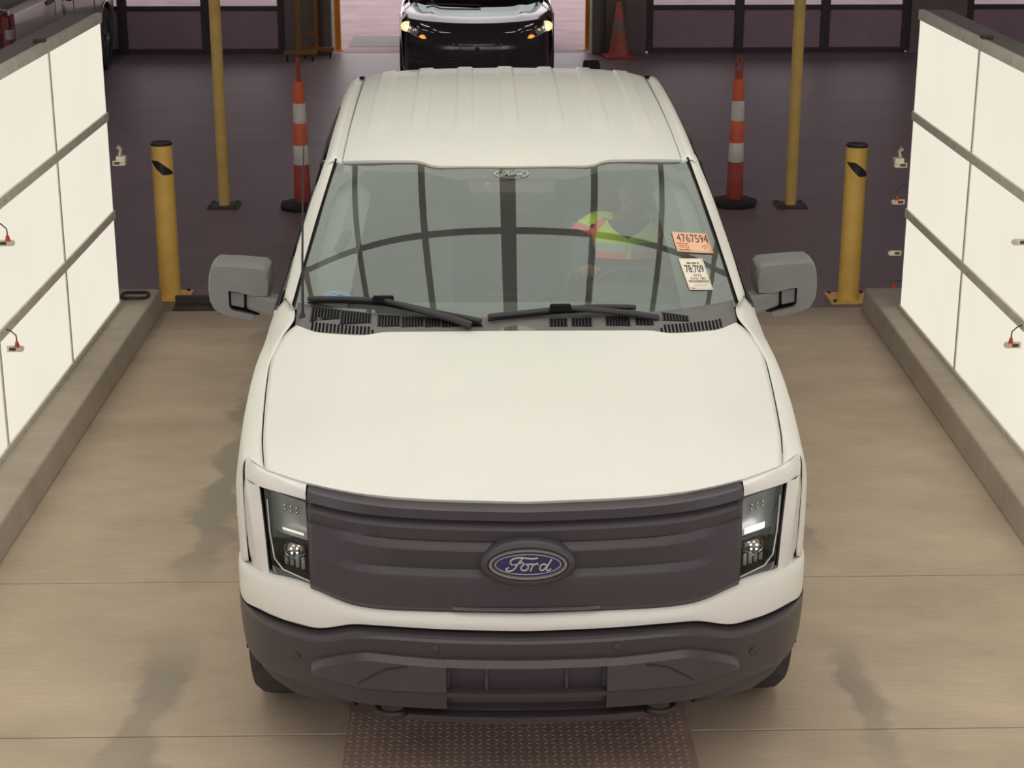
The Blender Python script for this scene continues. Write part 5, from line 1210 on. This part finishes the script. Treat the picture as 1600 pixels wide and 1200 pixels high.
# local: right side at x=0 (body towards -x), rear at y=0, front towards +y
zsec = [(.46, -.05), (.60, -.01), (.85, 0.0), (1.10, -.005), (1.22, -.02), (1.27, -.04)]
def sx_(z): return interp([a for a, b in zsec], [b for a, b in zsec], z)
for side in (0, 1):
    X = (lambda x: x) if side == 0 else (lambda x: -1.93 - x)
    for nm, y0, y1, wc in (('bed_side', 0.02, 2.0, 1.12), ('rear_door', 2.02, 2.92, None), ('front_door', 2.94, 4.06, None), ('fender', 4.08, 5.55, 4.74)):
        n = 28; rr = []
        for k in range(n + 1):
            y = y0 + (y1 - y0) * k / n
            lo = .40
            if wc: d = abs(y - wc); lo = .38 + math.sqrt(max(0, .45 ** 2 - d * d)) if d < .45 else .44
            zz = [lo, max(.60, lo + .02), max(.85, lo + .03), 1.10, 1.20, 1.26 if y < 4.2 else 1.20 - .12 * max(0, y - 4.6)]
            rr.append([Vector((X(sx_(z) - (.05 * max(0, y - 5.1) / .45)), y, z)) for z in zz] + [Vector((X(-.10), y, zz[-1] + .015))])
        p_ = MB().grid(rr).build(nm, 'car_silver', sp, True, solid=.006, angle=45)
        if nm.endswith('door'): MB().box((min(X(-.02), X(.03)), y1 - .25, 1.06), (max(X(-.02), X(.03)), y1 - .06, 1.10)).build('door_handle', 'wiper_black', p_, bevel=.008)
        if wc: MB().tube([(X(.004), wc + .455 * math.cos(a), .38 + .455 * math.sin(a)) for a in [math.radians(8 + k * 8.2) for k in range(21)]], .014, 8).build('arch_lip', 'car_silver', p_, True)
        if nm == 'bed_side' and side == 0:
            for k, (yy, zz_) in enumerate(((1.62, 1.19), (1.62, 1.13))):
                MB().box((.001, yy, zz_), (.004, yy + .34, zz_ + .045)).build('decal', 'lamp_red' if k == 0 else 'ink_grey', p_)
            MB().lathe([(.085, -.004), (.085, .006), (.078, .008), (0, .008)], (0, 1.55 + .9, 1.02), 20, 'x').build('fuel_door', 'car_silver', p_, True)
    t_ = MB().box((min(X(.006), X(-.10)), -.03, .72), (max(X(.006), X(-.10)), .16, 1.22)).build('tail_lamp', 'lamp_red', sp, bevel=.02)
    MB().box((min(X(.009), X(-.06)), -.034, .98), (max(X(.009), X(-.06)), .10, 1.08)).build('reverse_lamp', 'lamp_clear', t_, bevel=.012)
    MB().hexa([(X(-.05), 2.0, 1.26), (X(-.05), 4.3, 1.26), (X(-.09), 4.3, 1.26), (X(-.09), 2.0, 1.26), (X(-.24), 2.15, 1.80), (X(-.24), 3.5, 1.80), (X(-.28), 3.5, 1.80), (X(-.28), 2.15, 1.80)]).build('side_window', 'side_glass', sp)
    wheel(sp, X(-.14), 1.12, 1 if side == 0 else -1, .39, .26); wheel(sp, X(-.14), 4.74, 1 if side == 0 else -1, .39, .26)
MB().box((-1.80, -.02, .62), (-.13, .03, 1.25)).build('tailgate', 'car_silver', sp, bevel=.02)
MB().box((-1.90, -.16, .44), (-.03, .0, .62)).build('rear_bumper', 'chrome', sp, bevel=.03)
MB().hexa([(-1.69, 2.12, 1.80), (-.24, 2.12, 1.80), (-.24, 3.5, 1.80), (-1.69, 3.5, 1.80), (-1.60, 2.25, 1.86), (-.33, 2.25, 1.86), (-.33, 3.4, 1.86), (-1.60, 3.4, 1.86)]).build('roof', 'car_silver', sp, bevel=.03)
MB().hexa([(-1.83, 4.0, 1.20), (-.10, 4.0, 1.20), (-.14, 5.5, 1.02), (-1.79, 5.5, 1.02), (-1.83, 4.0, 1.27), (-.10, 4.0, 1.27), (-.16, 5.5, 1.10), (-1.77, 5.5, 1.10)]).build('hood', 'car_silver', sp, bevel=.03)
MB().box((-1.83, 5.44, .45), (-.10, 5.60, 1.06)).build('front_end', 'grille_plastic', sp, bevel=.04)
MB().hexa([(-1.78, 4.0, 1.26), (-.15, 4.0, 1.26), (-.15, 4.28, 1.26), (-1.78, 4.28, 1.26), (-1.66, 3.48, 1.80), (-.27, 3.48, 1.80), (-.27, 3.52, 1.80), (-1.66, 3.52, 1.80)]).build('windshield', 'side_glass', sp)
MB().box((-1.78, .05, .72), (-.15, 2.0, .78)).build('bed_floor', 'wiper_black', sp)
MB().box((-1.75, .3, .34), (-.18, 5.3, .60)).build('underbody', 'deep_black', sp)
MB().box((-1.80, 2.02, .60), (-.13, 2.06, 1.26)).build('cab_back', 'car_silver', sp)
MB().hexa([(-1.80, 2.02, 1.26), (-.13, 2.02, 1.26), (-.13, 2.06, 1.26), (-1.80, 2.06, 1.26), (-1.66, 2.14, 1.80), (-.27, 2.14, 1.80), (-.27, 2.18, 1.80), (-1.66, 2.18, 1.80)]).build('rear_window', 'side_glass', sp)
bpy.context.view_layer.update()
